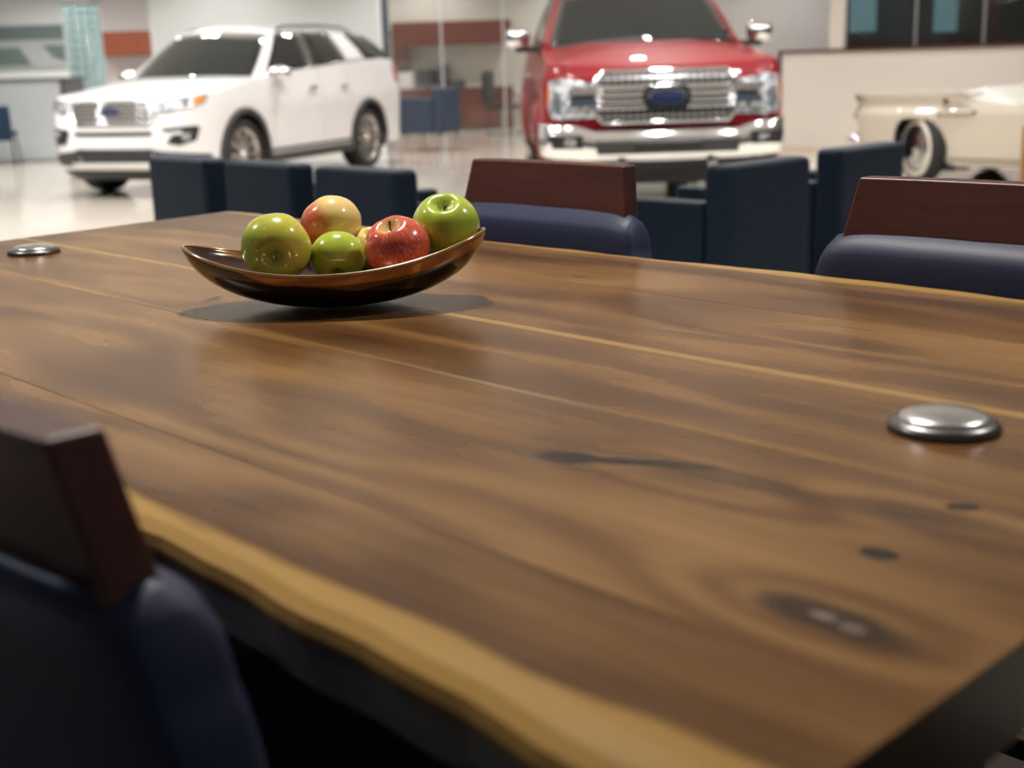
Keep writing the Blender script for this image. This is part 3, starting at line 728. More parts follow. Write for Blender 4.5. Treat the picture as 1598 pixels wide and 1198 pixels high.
def badge(car, z, w, h, off, parent):
    pts = [(math.cos(2*PI*k/28), math.sin(2*PI*k/28)) for k in range(28)]
    o = car.poly_nose('badge', CHROME, [(car.tx(w*p[0]*1.08), z+h*p[1]*1.14) for p in pts], off-0.02, off, parent)
    b = car.poly_nose('badge_field', BADGE, [(car.tx(w*p[0]), z+h*p[1]) for p in pts], off-0.01, off+0.004, o)
    c = car.nose(0, z, off+0.0045)
    M = Matrix.Translation(c) @ Matrix.Rotation(PI/2, 4, 'X')
    text('badge_lettering', 'Ford', h*1.35, M, CHROME, o, 0.001, 0.25)

# ---- white sport utility vehicle
WPAINT = paint('white_pearl_paint', (0.80, 0.785, 0.785), 0.0, 0.3)
suv = thing('sport_utility_vehicle', 'white sport utility vehicle with chrome mesh grille in the showroom', 'car', (-3.97356, 13.17291, 0), -0.36741)
def s_proff(z): return pw([(0.18, 0.16), (0.28, 0.07), (0.40, 0.03), (0.55, 0.0), (0.70, 0.01), (0.85, 0.045), (1.0, 0.10), (1.06, 0.16)], z)
def s_profs(z): return pw([(0.18, 0.07), (0.30, 0.035), (0.42, 0.02), (0.60, 0.015), (0.78, 0.0), (0.92, 0.0), (1.05, 0.025), (1.15, 0.045), (1.25, 0.065), (1.36, 0.10)], z)
def s_zt(y): return pw([(0.5, 1.03), (0.8, 1.075), (1.3, 1.15), (1.6, 1.20), (2.6, 1.26), (3.6, 1.32), (4.4, 1.35), (5.0, 1.33)], y)
S = Car(suv, 0.985, 0.44, 0.52, 0.10, s_proff, s_profs, 0.22, 1.02, s_zt, 5.0, [(0.955, 0.39, 0.455), (3.83, 0.39, 0.455)], 0.30)
yS = S.plan(1)[1]
def full(u, v):
    t = lerp(-1, 1, u); return S.nose(t, lerp(0.30, S.nose_top(t), v))
# keep the fascia off the wheel openings
def fas(u, v):
    t = lerp(-1, 1, u); y = S.plan(t)[1]; lo = max(0.30, S.zb(y) if abs(t) > 0.6 else 0.30)
    return S.nose(t, lerp(lo, S.nose_top(t), v))
MB().grid(fas, 60, 20).build('front_bumper', WPAINT, suv, True)
S.hood('hood', WPAINT, 1.20, 1.175, 0.045, 1.60)
for sg in (-1, 1):
    S.panel('front_fender', WPAINT, yS, 1.55, sg)
    d1 = S.panel('front_door', WPAINT, 1.555, 2.665, sg, zlo=lambda y: 0.40)
    d2 = S.panel('rear_door', WPAINT, 2.67, 3.36, sg, zlo=lambda y: 0.40)
    S.panel('rear_quarter', WPAINT, 3.365, 5.0, sg)
    for d, yy in ((d1, 2.45), (d2, 3.22)): S.panel('door_handle', CHROME, yy-0.11, yy+0.08, sg, lambda y: 1.02, lambda y: 1.055, 6, 2, 0.03, d)
    S.panel('sill_cladding', TRIM, 1.40, 3.39, sg, lambda y: 0.26, lambda y: 0.41, 20, 4, 0.012)
    S.panel('sill_strip', SATIN, 1.46, 3.30, sg, lambda y: 0.355, lambda y: 0.385, 16, 2, 0.028)
    for yc, zc, R in S.arches:
        pts = [S.side(yc+R*math.cos(a), zc+R*math.sin(a), sg, 0.004) for a in [(-0.22+ (PI+0.44)*k/30) for k in range(31)]]
        MB().tube(pts, 0.034, 8).build('arch_cladding', TRIM, suv, True)
        MB().grid(lambda u, v: Vector((sg*lerp(0.55, 0.955, v), yc+(R+0.01)*math.cos(u*PI), zc+(R+0.01)*math.sin(u*PI))), 20, 2).build('wheel_well', BLACK, suv, True)
    mr = MB(); mr.lathe([(0.0, -0.10), (0.75, -0.08), (1.0, -0.02), (1.0, 0.05), (0.8, 0.09), (0.0, 0.10)], 20)
    mv = [Vector((sg*(0.985+p[0]*0.125), 1.70+p[2]*0.9, 1.205+p[1]*0.085)) for p in mr.v]
    mo = MB().add(mv, mr.f).build('mirror', CHROME, suv, True)
    MB().box(min(sg*0.84, sg*0.95), max(sg*0.84, sg*0.95), 1.66, 1.74, 1.125, 1.165).build('mirror_arm', BLACK, mo, bevel=0.01)
    # headlamp wraps round the corner
    hl = S.poly_nose('headlight', LENS, [(sg*0.565, 0.868), (sg*0.68, 0.875), (sg*0.80, 0.900), (sg*0.88, 0.945), (sg*0.915, 1.040), (sg*0.80, 1.020), (sg*0.66, 1.002), (sg*0.60, 0.992)], -0.03, 0.010)
    S.poly_nose('indicator', AMBER, [(sg*0.82, 0.93), (sg*0.87, 0.955), (sg*0.89, 1.018), (sg*0.82, 1.000)], 0.0, 0.016, hl)
    S.poly_nose('lamp_housing', BLACK, [(sg*0.555, 0.865), (sg*0.69, 0.872), (sg*0.70, 0.886), (sg*0.57, 0.880)], 0.0, 0.016, hl)
    fg = S.poly_nose('fog_lamp_bezel', BLACK, [(sg*0.61, 0.71), (sg*0.82, 0.73), (sg*0.84, 0.71), (sg*0.815, 0.585), (sg*0.72, 0.54), (sg*0.645, 0.565), (sg*0.685, 0.64)], -0.03, 0.006)
    S.poly_nose('fog_lamp', LENS, [(sg*0.735, 0.665), (sg*0.785, 0.665), (sg*0.775, 0.595), (sg*0.735, 0.59)], 0.0, 0.014, fg)
    S.poly_nose('fog_trim', WPAINT, [(sg*0.64, 0.672), (sg*0.735, 0.685), (sg*0.735, 0.655), (sg*0.66, 0.643)], 0.0, 0.014, fg)
    tl = S.panel('tail_light', REDLENS, 4.72, 4.99, sg, lambda y: 1.05, lambda y: 1.25, 6, 4, 0.012)
# grille: frame, mesh bars, badge
tg = S.tx
gr = S.poly_nose('grille', mat('grille_shade', (0.05, 0.05, 0.05), 0.4, 0.4), [(tg(-0.45), 0.76), (tg(0.45), 0.76), (tg(0.545), 0.87), (tg(0.525), 0.985), (tg(-0.525), 0.985), (tg(-0.545), 0.87)], -0.03, 0.006)
for r in range(6):
    z = 0.785+0.036*r; hw = pw([(0.76, 0.45), (0.87, 0.53), (0.985, 0.515)], z)
    pts = [S.nose(S.tx(x), z + (0.009 if k % 2 else -0.009), 0.014) for k, x in enumerate([lerp(-hw, hw, q/28) for q in range(29)])]
    MB().tube(pts, 0.0085, 6).build('grille_bar', CHROME, gr, True)
fr = [(tg(-0.45), 0.76), (tg(0.45), 0.76), (tg(0.545), 0.87), (tg(0.525), 0.985), (tg(-0.525), 0.985), (tg(-0.545), 0.87)]
MB().tube([S.nose(a, b, 0.012) for p, q in zip(fr, fr[1:]+fr[:1]) for a, b in [(lerp(p[0], q[0], k/8), lerp(p[1], q[1], k/8)) for k in range(8)]] + [S.nose(*fr[0], 0.012)], 0.012, 6).build('grille_frame', CHROME, gr, True)
badge(S, 0.885, 0.115, 0.052, 0.035, gr)
S.patch_nose('bumper_slot', BLACK, [(tg(-0.44), 0.735), (tg(0.44), 0.735), (tg(0.46), 0.758), (tg(-0.46), 0.758)], 16, 2, 0.004, 0.012)
S.patch_nose('upper_air_slot', BLACK, [(tg(-0.46), 0.646), (tg(0.46), 0.646), (tg(0.47), 0.686), (tg(-0.47), 0.686)], 16, 2, 0.008, 0.016)
S.patch_nose('lower_air_intake', BLACK, [(tg(-0.42), 0.372), (tg(0.42), 0.372), (tg(0.46), 0.51), (tg(-0.46), 0.51)], 16, 3, 0.010, 0.02)
for sg in (-1, 1): S.patch_nose('lower_bumper_corner', TRIM, [(sg*0.50, 0.33), (sg*0.90, 0.36), (sg*0.90, 0.44), (sg*0.52, 0.50)], 10, 3, 0.006, 0.02)
S.patch_nose('skid_plate', mat('silver_skid', (0.62, 0.60, 0.56), 0.35, 0.4), [(tg(-0.52), 0.305), (tg(0.52), 0.305), (tg(0.56), 0.372), (tg(-0.56), 0.372)], 16, 3, 0.02, 0.03)
S.patch_nose('chin_spoiler', BLACK, [(-0.66, 0.20), (0.66, 0.20), (0.80, 0.315), (-0.80, 0.315)], 20, 3, -0.02, 0.03)
# tail
MB().grid(lambda u, v: Vector((lerp(-1, 1, u)*(0.855-S.profs(lerp(0.35, 1.33, v))), 5.0+0.05*math.cos((u-.5)*PI)*1.0, lerp(0.35, 1.33, v))), 16, 10).build('tailgate', WPAINT, suv, True)
KS = [((0, 1.20, 1.165), (0, 2.00, 1.672)), ((0.78, 1.46, 1.165), (0.60, 2.11, 1.632)), ((0.875, 1.56, 1.19), (0.645, 2.22, 1.652)), ((0.905, 2.62, 1.262), (0.685, 2.68, 1.668)), ((0.905, 2.72, 1.268), (0.685, 2.76, 1.668)),
      ((0.895, 3.47, 1.312), (0.665, 3.42, 1.662)), ((0.88, 3.98, 1.332), (0.655, 3.84, 1.655)), ((0.86, 4.45, 1.35), (0.625, 4.24, 1.648)), ((0.80, 4.92, 1.33), (0.57, 4.52, 1.65)), ((0, 5.03, 1.30), (0, 4.66, 1.69))]
greenhouse(suv, KS, [('windshield', CARGLASS), ('windshield_pillar', WPAINT), ('front_door_window', SIDEGLASS), ('door_pillar', BLACK), ('rear_door_window', SIDEGLASS), ('rear_pillar', WPAINT), ('quarter_window', SIDEGLASS), ('tail_pillar', BLACK), ('rear_window', SIDEGLASS)])
roof_panel(suv, KS, WPAINT, 0.105)
for sg in (-1, 1):
    MB().tube([(sg*0.60, y, z) for y, z in ((2.35, 1.69), (2.5, 1.728), (3.2, 1.748), (3.9, 1.735), (4.15, 1.68))], 0.016, 8).build('roof_rail', TRIM, suv, True)
    MB().tube([Vector((sg*(k[0][0]+0.004), k[0][1], k[0][2]+0.004)) for k in KS[2:8]], 0.009, 6).build('window_sill_trim', CHROME, suv, True)
MB().box(-0.86, 0.86, 1.30, 4.85, 0.98, 1.06).build('cabin_floor', INTERIOR, suv)
MB().box(-0.80, 0.80, 1.30, 1.75, 1.06, 1.15).build('dashboard', INTERIOR, suv, bevel=0.03)
for x, y in ((-0.38, 2.55), (0.38, 2.55), (-0.42, 3.45), (0.42, 3.45)): seat(suv, x, y, 1.0, 1.56)
MB().box(-0.80, 0.80, 0.85, 4.6, 0.24, 0.34).build('underbody', BLACK, suv)
for sg in (-1, 1):
    for y in (0.955, 3.83): wheel(suv, sg*0.845, y, 0.385, 0.25, 0.275, 10, mat('alloy_warm', (0.62, 0.57, 0.54), 0.25, 0.9), sg)

# ---- red pickup truck
RPAINT = paint('ruby_red_paint', (0.19, 0.003, 0.007), 0.0, 0.5, 0.6)
trk = thing('pickup_truck', 'ruby red pickup truck with a big chrome grille and bumper', 'truck', (1.29149, 10.35877, 0), 0.01516)
def t_proff(z): return pw([(0.35, 0.06), (0.50, 0.03), (0.75, 0.02), (0.95, 0.03), (1.12, 0.07), (1.20, 0.13), (1.26, 0.22)], z)
def t_profs(z): return pw([(0.30, 0.05), (0.50, 0.015), (0.80, 0.0), (1.0, 0.0), (1.12, 0.02), (1.22, 0.05), (1.40, 0.085), (1.45, 0.10)], z)
def t_zt(y): return pw([(0.2, 1.205), (0.6, 1.25), (1.5, 1.345), (1.7, 1.375), (3.9, 1.40), (3.95, 1.42), (5.9, 1.42)], y)
K = Car(trk, 0.985, 0.17, 0.26, 0.09, t_proff, t_profs, 0.42, 1.195, t_zt, 5.9, [(0.95, 0.40, 0.50), (4.65, 0.40, 0.50)], 0.46)
yK = K.plan(1)[1]; tk = K.tx
def kfas(u, v):
    t = lerp(-1, 1, u); return K.nose(t, lerp(0.70, K.nose_top(t), v))
MB().grid(kfas, 50, 16).build('front_fascia', RPAINT, trk, True)
K.hood('hood', RPAINT, 1.36, 1.365, 0.05, 1.72)
for sg in (-1, 1):
    K.panel('front_fender', RPAINT, yK, 1.66, sg)
    d1 = K.panel('front_door', RPAINT, 1.665, 2.78, sg); d2 = K.panel('rear_door', RPAINT, 2.785, 3.80, sg)
    K.panel('cab_corner', RPAINT, 3.805, 3.95, sg); K.panel('bed_side', RPAINT, 4.0, 5.9, sg)
    for d, yy in ((d1, 2.58), (d2, 3.6)): K.panel('door_handle', CHROME, yy-0.11, yy+0.08, sg, lambda y: 1.10, lambda y: 1.14, 6, 2, 0.03, d)
    K.panel('running_board', SATIN, 1.5, 3.9, sg, lambda y: 0.40, lambda y: 0.47, 12, 2, 0.08)
    for yc, zc, R in K.arches:
        MB().tube([K.side(yc+R*math.cos(a), zc+R*math.sin(a), sg, 0.006) for a in [PI*k/28 for k in range(29)]], 0.022, 8).build('arch_lip', RPAINT, trk, True)
        MB().grid(lambda u, v: Vector((sg*lerp(0.5, 0.95, v), yc+(R+0.01)*math.cos(u*PI), zc+(R+0.01)*math.sin(u*PI))), 20, 2).build('wheel_well', BLACK, trk, True)
    # tall chrome mirrors
    mr = MB(); mr.lathe([(0.0, -0.13), (0.8, -0.12), (1.0, -0.04), (1.0, 0.06), (0.85, 0.12), (0.0, 0.13)], 20)
    sq = lambda c: math.copysign(abs(c)**0.55, c)
    mo = MB().add([Vector((sg*(1.115+sq(p[0])*0.112), 1.83+p[2]*0.8, 1.462+sq(p[1])*0.088)) for p in mr.v], mr.f).build('mirror', CHROME, trk, True)
    MB().box(min(sg*0.90, sg*1.14), max(sg*0.90, sg*1.14), 1.79, 1.88, 1.335, 1.385).build('mirror_arm', BLACK, mo, bevel=0.015)
    # C-shaped headlamp
    hl = K.poly_nose('headlight', LENS, [(sg*tk(0.545), 1.065), (sg*tk(0.56), 0.80), (sg*0.62, 0.785), (sg*0.74, 0.80), (sg*0.79, 0.87), (sg*0.80, 1.09), (sg*0.66, 1.115), (sg*0.60, 1.105)], -0.03, 0.012)
    K.poly_nose('lamp_bar', CHROME, [(sg*tk(0.50), 1.045), (sg*tk(0.50), 0.985), (sg*tk(0.76), 0.975), (sg*tk(0.76), 1.035)], 0.0, 0.045, hl)
    K.poly_nose('lamp_bar', CHROME, [(sg*tk(0.50), 0.955), (sg*tk(0.50), 0.895), (sg*tk(0.76), 0.885), (sg*tk(0.76), 0.945)], 0.0, 0.045, hl)
    K.poly_nose('lamp_shade', BLACK, [(sg*tk(0.46), 0.972), (sg*tk(0.46), 0.958), (sg*tk(0.74), 0.950), (sg*tk(0.74), 0.968)], 0.0, 0.03, hl)
    K.poly_nose('projector', mat('clear_reflector', (0.72, 0.76, 0.80), 0.1, 0.9), [(sg*0.63, 0.99), (sg*0.63, 0.84), (sg*0.72, 0.86), (sg*0.72, 1.0)], 0.0, 0.02, hl)
    K.poly_nose('amber_reflector', AMBER, [(sg*0.775, 0.90), (sg*0.775, 1.04), (sg*0.795, 1.04), (sg*0.79, 0.90)], 0.0, 0.016, hl)
# chrome bumper
def kb(u, v):
    t = lerp(-1, 1, u); z0 = pw([(0, 0.445), (0.5, 0.455), (0.62, 0.475), (1, 0.50)], abs(t)); z1 = pw([(0, 0.695), (0.42, 0.695), (0.56, 0.745), (1, 0.755)], abs(t))
    z = lerp(z0, z1, v); return K.nose(t*0.97, z, (0.075 + 0.055*math.sin(v*PI) - 0.02*v)*(1-0.75*sstep((abs(t)-0.55)/0.4)))
bp = MB().grid(kb, 60, 14).build('front_bumper', CHROME, trk, True); q = bp.modifiers.new('s', 'SOLIDIFY'); q.thickness = 0.012; q.offset = 0
K.patch_nose('bumper_insert', TRIM, [(tk(-0.55), 0.515), (tk(0.55), 0.515), (tk(0.56), 0.625), (tk(-0.56), 0.625)], 20, 4, 0.135, 0.03, bp)
K.patch_nose('air_slot', BLACK, [(tk(-0.25), 0.53), (tk(0.25), 0.53), (tk(0.25), 0.612), (tk(-0.25), 0.612)], 12, 3, 0.150, 0.02, bp)
for sg in (-1, 1):
    b = K.poly_nose('fog_lamp_bezel', BLACK, [(sg*tk(0.66), 0.665), (sg*tk(0.66), 0.565), (sg*0.66, 0.565), (sg*0.68, 0.67)], 0.04, 0.136, bp)
    K.poly_nose('fog_lamp', LENS, [(sg*tk(0.715), 0.64), (sg*tk(0.715), 0.59), (sg*tk(0.80), 0.59), (sg*tk(0.80), 0.64)], 0.08, 0.146, bp)
    MB().box(sg*0.36-0.035, sg*0.36+0.035, -0.08, 0.0, 0.395, 0.445).build('tow_hook', SATIN, bp, bevel=0.01)
# octagonal grille with stacked chrome bars
go = [(-0.50, 0.755), (0.50, 0.755), (0.555, 0.82), (0.565, 1.07), (0.50, 1.15), (-0.50, 1.15), (-0.565, 1.07), (-0.555, 0.82)]
gr = K.poly_nose('grille', mat('grille_black', (0.008, 0.008, 0.009), 0.5, 0.0), [(tk(x), z) for x, z in go], -0.03, 0.020)
MB().tube([K.nose(tk(lerp(p[0], q[0], k/6)), lerp(p[1], q[1], k/6), 0.022) for p, q in zip(go, go[1:]+go[:1]) for k in range(6)] + [K.nose(tk(go[0][0]), go[0][1], 0.022)], 0.017, 8).build('grille_frame', CHROME, gr, True)
for z0, z1, off in ((1.012, 1.042, 0.05), (0.960, 0.988, 0.042), (0.908, 0.936, 0.042), (0.858, 0.886, 0.05)):
    K.patch_nose('grille_bar', CHROME, [(tk(-0.55), z0), (tk(0.55), z0), (tk(0.55), z1), (tk(-0.55), z1)], 24, 3, off, 0.035, gr)
for k in range(19):
    x = -0.52+0.0577*k
    for z0, z1 in ((1.06, 1.13), (0.775, 0.84)): K.poly_nose('grille_slat', SATIN, [(tk(x-0.006), z0), (tk(x+0.006), z0), (tk(x+0.006), z1), (tk(x-0.006), z1)], 0.0, 0.022, gr)
for z in (1.095, 0.808): K.patch_nose('grille_bar', SATIN, [(tk(-0.53), z-0.008), (tk(0.53), z-0.008), (tk(0.53), z+0.008), (tk(-0.53), z+0.008)], 20, 2, 0.022, 0.015, gr)
K.poly_nose('badge_mount', mat('badge_mount_black', (0.02, 0.02, 0.022), 0.3), [(tk(-0.20), 0.95), (tk(-0.16), 0.86), (tk(0.16), 0.86), (tk(0.20), 0.95), (tk(0.16), 1.04), (tk(-0.16), 1.04)], 0.0, 0.075, gr)
badge(K, 0.950, 0.135, 0.056, 0.095, gr)
KT = [((0, 1.36, 1.362), (0, 2.22, 1.90)), ((0.83, 1.58, 1.365), (0.66, 2.32, 1.865)), ((0.90, 1.70, 1.37), (0.70, 2.42, 1.862)), ((0.915, 2.74, 1.395), (0.735, 2.72, 1.885)), ((0.915, 2.84, 1.397), (0.735, 2.80, 1.885)),
      ((0.905, 3.62, 1.405), (0.725, 3.52, 1.872)), ((0.89, 3.90, 1.41), (0.70, 3.72, 1.862)), ((0, 3.95, 1.41), (0, 3.82, 1.89))]
greenhouse(trk, KT, [('windshield', CARGLASS), ('windshield_pillar', RPAINT), ('front_door_window', SIDEGLASS), ('door_pillar', BLACK), ('rear_door_window', SIDEGLASS), ('cab_pillar', RPAINT), ('rear_window', CARGLASS)])
roof_panel(trk, KT, RPAINT, 0.075)
MB().box(-0.90, 0.90, 1.40, 3.88, 1.20, 1.27).build('cabin_floor', INTERIOR, trk)
MB().box(-0.84, 0.84, 1.48, 1.95, 1.27, 1.36).build('dashboard', INTERIOR, trk, bevel=0.03)
for x, y in ((-0.40, 2.75), (0.40, 2.75)): seat(trk, x, y, 1.25, 1.76)
MB().box(-0.475, -0.165, 2.25, 2.26, 1.42, 1.74).build('window_sticker', mat('paper_white', (0.75, 0.72, 0.66), 0.7), trk)  # pale sheet stands in for the bright view through the rear window
MB().tube([(0.42+0.17*math.cos(2*PI*k/24), 2.02+0.05*math.sin(2*PI*k/24), 1.40+0.16*math.sin(2*PI*k/24)) for k in range(25)], 0.014, 8, False).build('steering_wheel', INTERIOR, trk, True)
MB().tube([(-0.78, 1.40, 1.368), (-0.05, 1.46, 1.43), (0.0, 1.47, 1.43)], 0.010, 6).build('wiper', BLACK, trk)
MB().tube([(-0.02, 1.40, 1.368), (0.72, 1.52, 1.43), (0.74, 1.53, 1.43)], 0.010, 6).build('wiper', BLACK, trk)
MB().box(-0.90, 0.90, 3.96, 4.0, 0.5, 1.40).build('bed_front', RPAINT, trk); MB().box(-0.90, 0.90, 5.82, 5.9, 0.5, 1.41).build('tailgate', RPAINT, trk); MB().box(-0.9, 0.9, 4.0, 5.82, 0.80, 0.86).build('bed_floor', BLACK, trk)
MB().box(-0.78, 0.78, 0.4, 5.6, 0.36, 0.50).build('chassis', BLACK, trk)
MB().box(-0.80, 0.80, 0.12, 0.16, 0.26, 0.46).build('air_dam', BLACK, trk, bevel=0.01)
for sg in (-1, 1):
    for y in (0.95, 4.65): wheel(trk, sg*0.83, y, 0.405, 0.275, 0.265, 6, CHROME, sg)

# ---- cream vintage convertible parked along the low wall, tail to the left; local x runs along the body, y away from the viewer
vin = thing('vintage_car', 'cream vintage convertible with whitewall wheels parked along the low wall', 'car', (3.96, 12.47, 0), TANG)
CREAMP = paint('cream_paint', (0.58, 0.52, 0.42), 0.0, 0.28)
VW = 1.70
NOSE = [(0.15, -0.60), (0.33, -0.62), (0.45, -0.66), (0.53, -0.655), (0.60, -0.70), (0.65, -0.725), (0.69, -0.72), (0.73, -0.68), (0.78, -0.715), (0.825, -0.76)]
def v_arch(a):
    z = 0.16
    if -0.26 <= a <= 0.30:
        t = (a+0.26)/0.56
        z = pw([(0, 0.16), (0.015, 0.42), (0.07, 0.54), (0.16, 0.60), (0.30, 0.615), (0.52, 0.605), (0.64, 0.56), (0.72, 0.46), (0.80, 0.31), (0.90, 0.20), (1, 0.16)], t)
    q = (a-2.59)/0.37
    if abs(q) < 1: z = max(z, 0.26+0.36*math.sqrt(1-q*q))
    return z
def v_top(a): return pw([(-0.76, 0.825), (0.20, 0.832), (0.34, 0.825), (0.55, 0.775), (0.80, 0.745), (1.04, 0.735), (1.55, 0.745), (1.85, 0.79), (3.2, 0.80), (3.42, 0.76)], a)
def v_y(a, z):
    """outward shape of the flank: shoulder crease, tuck under, fin standing proud"""
    y = pw([(0.15, 0.10), (0.22, 0.06), (0.24, 0.045), (0.45, 0.01), (0.60, 0.0), (0.66, 0.005), (0.69, 0.035), (0.74, 0.055), (0.80, 0.03), (0.83, 0.02)], z)
    k = sstep((a-0.25)/0.4); flat = pw([(0.15, 0.10), (0.22, 0.06), (0.24, 0.045), (0.45, 0.01), (0.66, 0.0), (0.75, 0.02), (0.83, 0.05)], z)
    return lerp(y, flat, k)
def flank(u, v, sd=0):
    z = None; a_n = lerp(-0.76, 3.42, u); lo, hi = v_arch(a_n), v_top(a_n); z = lerp(lo, hi, v)
    a = a_n
    nz_ = pw(NOSE, z); 
    if a < -0.45: a = lerp(nz_, -0.45, (a_n+0.76)/0.31)
    y = v_y(a, z) + 0.10*max(0, (-0.5-a)/0.25)**2 + 0.14*max(0, (a-3.0)/0.42)**2
    return Vector((a, y if not sd else VW-y, z))
for sd in (0, 1): MB().grid(lambda u, v: flank(u, v, sd), 280, 24).build('side_panel', CREAMP, vin, True)
MB().grid(lambda u, v: Vector((lerp(-0.74, 3.38, u), lerp(0.03+0.12*max(0, (lerp(-0.74, 3.38, u)-3.0)/0.4)**2, 0.34, v), v_top(lerp(-0.76, 3.38, u))+0.010*math.sin(v*PI)-0.02*v)), 90, 6).build('fender_top', CREAMP, vin, True)
MB().grid(lambda u, v: Vector((lerp(-0.74, 3.38, u), lerp(1.36, 1.67-0.12*max(0, (lerp(-0.74, 3.38, u)-3.0)/0.4)**2, v), v_top(lerp(-0.76, 3.38, u))-0.02*(1-v))), 90, 6).build('fender_top', CREAMP, vin, True)
MB().grid(lambda u, v: Vector((lerp(-0.70, 0.50, u), lerp(0.30, 1.40, v), pw([(-0.76, 0.79), (0.2, 0.82), (0.5, 0.84)], lerp(-0.70, 0.50, u))+0.03*math.sin(v*PI))), 24, 12).build('deck_lid', CREAMP, vin, True)
MB().grid(lambda u, v: Vector((pw(NOSE, lerp(0.25, 0.82, v))+0.02, lerp(0.06, 1.64, u), lerp(0.25, 0.82, v))), 16, 14).build('end_panel', CREAMP, vin, True)
MB().hexa([(0.28, 0.30, 0.80), (1.03, 0.10, 0.70), (1.03, 1.60, 0.70), (0.28, 1.40, 0.80), (0.30, 0.34, 0.845), (0.46, 0.40, 0.885), (0.46, 1.30, 0.885), (0.30, 1.36, 0.845)]).build('top_boot', mat('cream_vinyl', (0.48, 0.46, 0.41), 0.6), vin, bevel=0.02)
cs = MB().hexa([(0.24, 0.032, 0.70), (0.56, 0.012, 0.70), (0.56, 0.03, 0.704), (0.24, 0.05, 0.704), (0.24, 0.034, 0.80), (0.40, 0.030, 0.78), (0.40, 0.05, 0.78), (0.24, 0.055, 0.80)]).build('side_scoop', mat('scoop_shade', (0.42, 0.37, 0.30), 0.4), vin)
MB().box(0.255, 0.30, 0.015, 0.035, 0.745, 0.80).build('scoop_emblem', CHROME, cs, bevel=0.004)
MB().tube([(0.23, -0.018, 0.668), (0.40, -0.022, 0.676), (0.57, -0.016, 0.676)], [0.012, 0.017, 0.010], 10).build('side_spear', CREAMP, vin, True)
for a, z in ((0.225, 0.656), (0.58, 0.676)): MB().lathe([(0, -0.012), (0.014, -0.01), (0.014, 0.01), (0, 0.012)], 12, Matrix.Translation((a, -0.012, z)) @ Matrix.Rotation(PI/2, 4, 'X')).build('spear_end', BLACK, vin, True)
MB().tube([(0.33, 0.045, 0.232), (0.7, 0.043, 0.232), (2.18, 0.043, 0.232)], 0.004, 6).build('sill_line', TRIM, vin)
bm_ = MB().tube([(-0.66, 0.02, 0.385), (-0.74, 0.20, 0.39), (-0.77, 0.55, 0.39), (-0.77, 1.15, 0.39), (-0.74, 1.5, 0.39), (-0.66, 1.68, 0.385)], [0.05, 0.055, 0.05, 0.05, 0.055, 0.05], 14).build('bumper', CHROME, vin, True)
for y in (0.16, 1.54): MB().lathe([(0.0, 0.12), (0.03, 0.10), (0.052, 0.04), (0.058, -0.06), (0.0, -0.08)], 16, Matrix.Translation((-0.74, y, 0.395)) @ Matrix.Rotation(-PI/2, 4, 'Y')).build('bumper_bullet', CHROME, bm_, True)
for y in (0.14, 1.56): MB().lathe([(0.0, 0.05), (0.05, 0.04), (0.075, 0.0), (0.08, -0.05)], 20, Matrix.Translation((-0.70, y, 0.63)) @ Matrix.Rotation(-PI/2, 4, 'Y')).build('round_lamp', LENS, vin, True)
MB().grid(lambda u, v: Vector((lerp(-0.27, 0.31, u), lerp(0.03, 0.45, v), min(0.64, v_arch(lerp(-0.259, 0.299, u))+0.012))), 24, 2).build('wheel_well', BLACK, vin)
MB().box(-0.27, 0.31, 0.45, 0.47, 0.10, 0.62).build('well_back', BLACK, vin)
MB().hexa([(0.0, 0.08, 0.10), (0.36, 0.08, 0.12), (0.36, 0.4, 0.12), (0.0, 0.4, 0.10), (0.0, 0.08, 0.17), (0.36, 0.08, 0.17), (0.36, 0.4, 0.17), (0.0, 0.4, 0.17)]).build('mud_flap', BLACK, vin)
MB().box(-0.5, 3.2, 0.3, 1.4, 0.18, 0.26).build('chassis', BLACK, vin)
MB().grid(lambda u, v: Vector((lerp(1.80, 3.40, u), lerp(0.30, 1.40, v), pw([(1.8, 0.80), (2.6, 0.82), (3.2, 0.79), (3.4, 0.72)], lerp(1.80, 3.40, u))+0.06*math.sin(v*PI))), 24, 12).build('hood', CREAMP, vin, True)
MB().grid(lambda u, v: Vector((3.42-0.05*abs(2*u-1)**2-0.02*v, lerp(0.16, 1.54, u), lerp(0.24, 0.76, v))), 16, 8).build('front_panel', CREAMP, vin, True)
MB().tube([(3.40, 0.08, 0.40), (3.50, 0.5, 0.40), (3.50, 1.2, 0.40), (3.40, 1.62, 0.40)], 0.055, 12).build('front_bumper', CHROME, vin, True)
MB().box(0.98, 1.82, 0.12, 1.58, 0.28, 0.34).build('cabin_floor', INTERIOR, vin)
MB().box(1.04, 1.20, 0.20, 1.50, 0.34, 0.80).build('seat', mat('cream_seat', (0.55, 0.48, 0.38), 0.6), vin, bevel=0.04)
MB().box(1.72, 1.84, 0.14, 1.56, 0.5, 0.78).build('dashboard', mat('cream_seat', (0.5, 0.4, 0.3), 0.6), vin, bevel=0.03)
MB().grid(lambda u, v: Vector((1.86-0.16*v-0.18*abs(2*u-1)**3, lerp(0.12, 1.58, u), lerp(0.80, 1.14, v))), 20, 4).build('windshield', CARGLASS, vin, True)
MB().tube([(1.68, 0.12, 0.80)]+[(1.70-0.18*abs(2*k/12-1)**3, lerp(0.12, 1.58, k/12), 1.15) for k in range(13)]+[(1.68, 1.58, 0.80)], 0.016, 8).build('windshield_frame', CHROME, vin, True)
MB().grid(lambda u, v: Vector((2.59+0.38*math.cos(u*PI), lerp(0.05, 0.45, v), 0.26+0.37*math.sin(u*PI))), 20, 2).build('wheel_well', BLACK, vin)
WW = mat('whitewall_rubber', (0.70, 0.66, 0.56), 0.6)
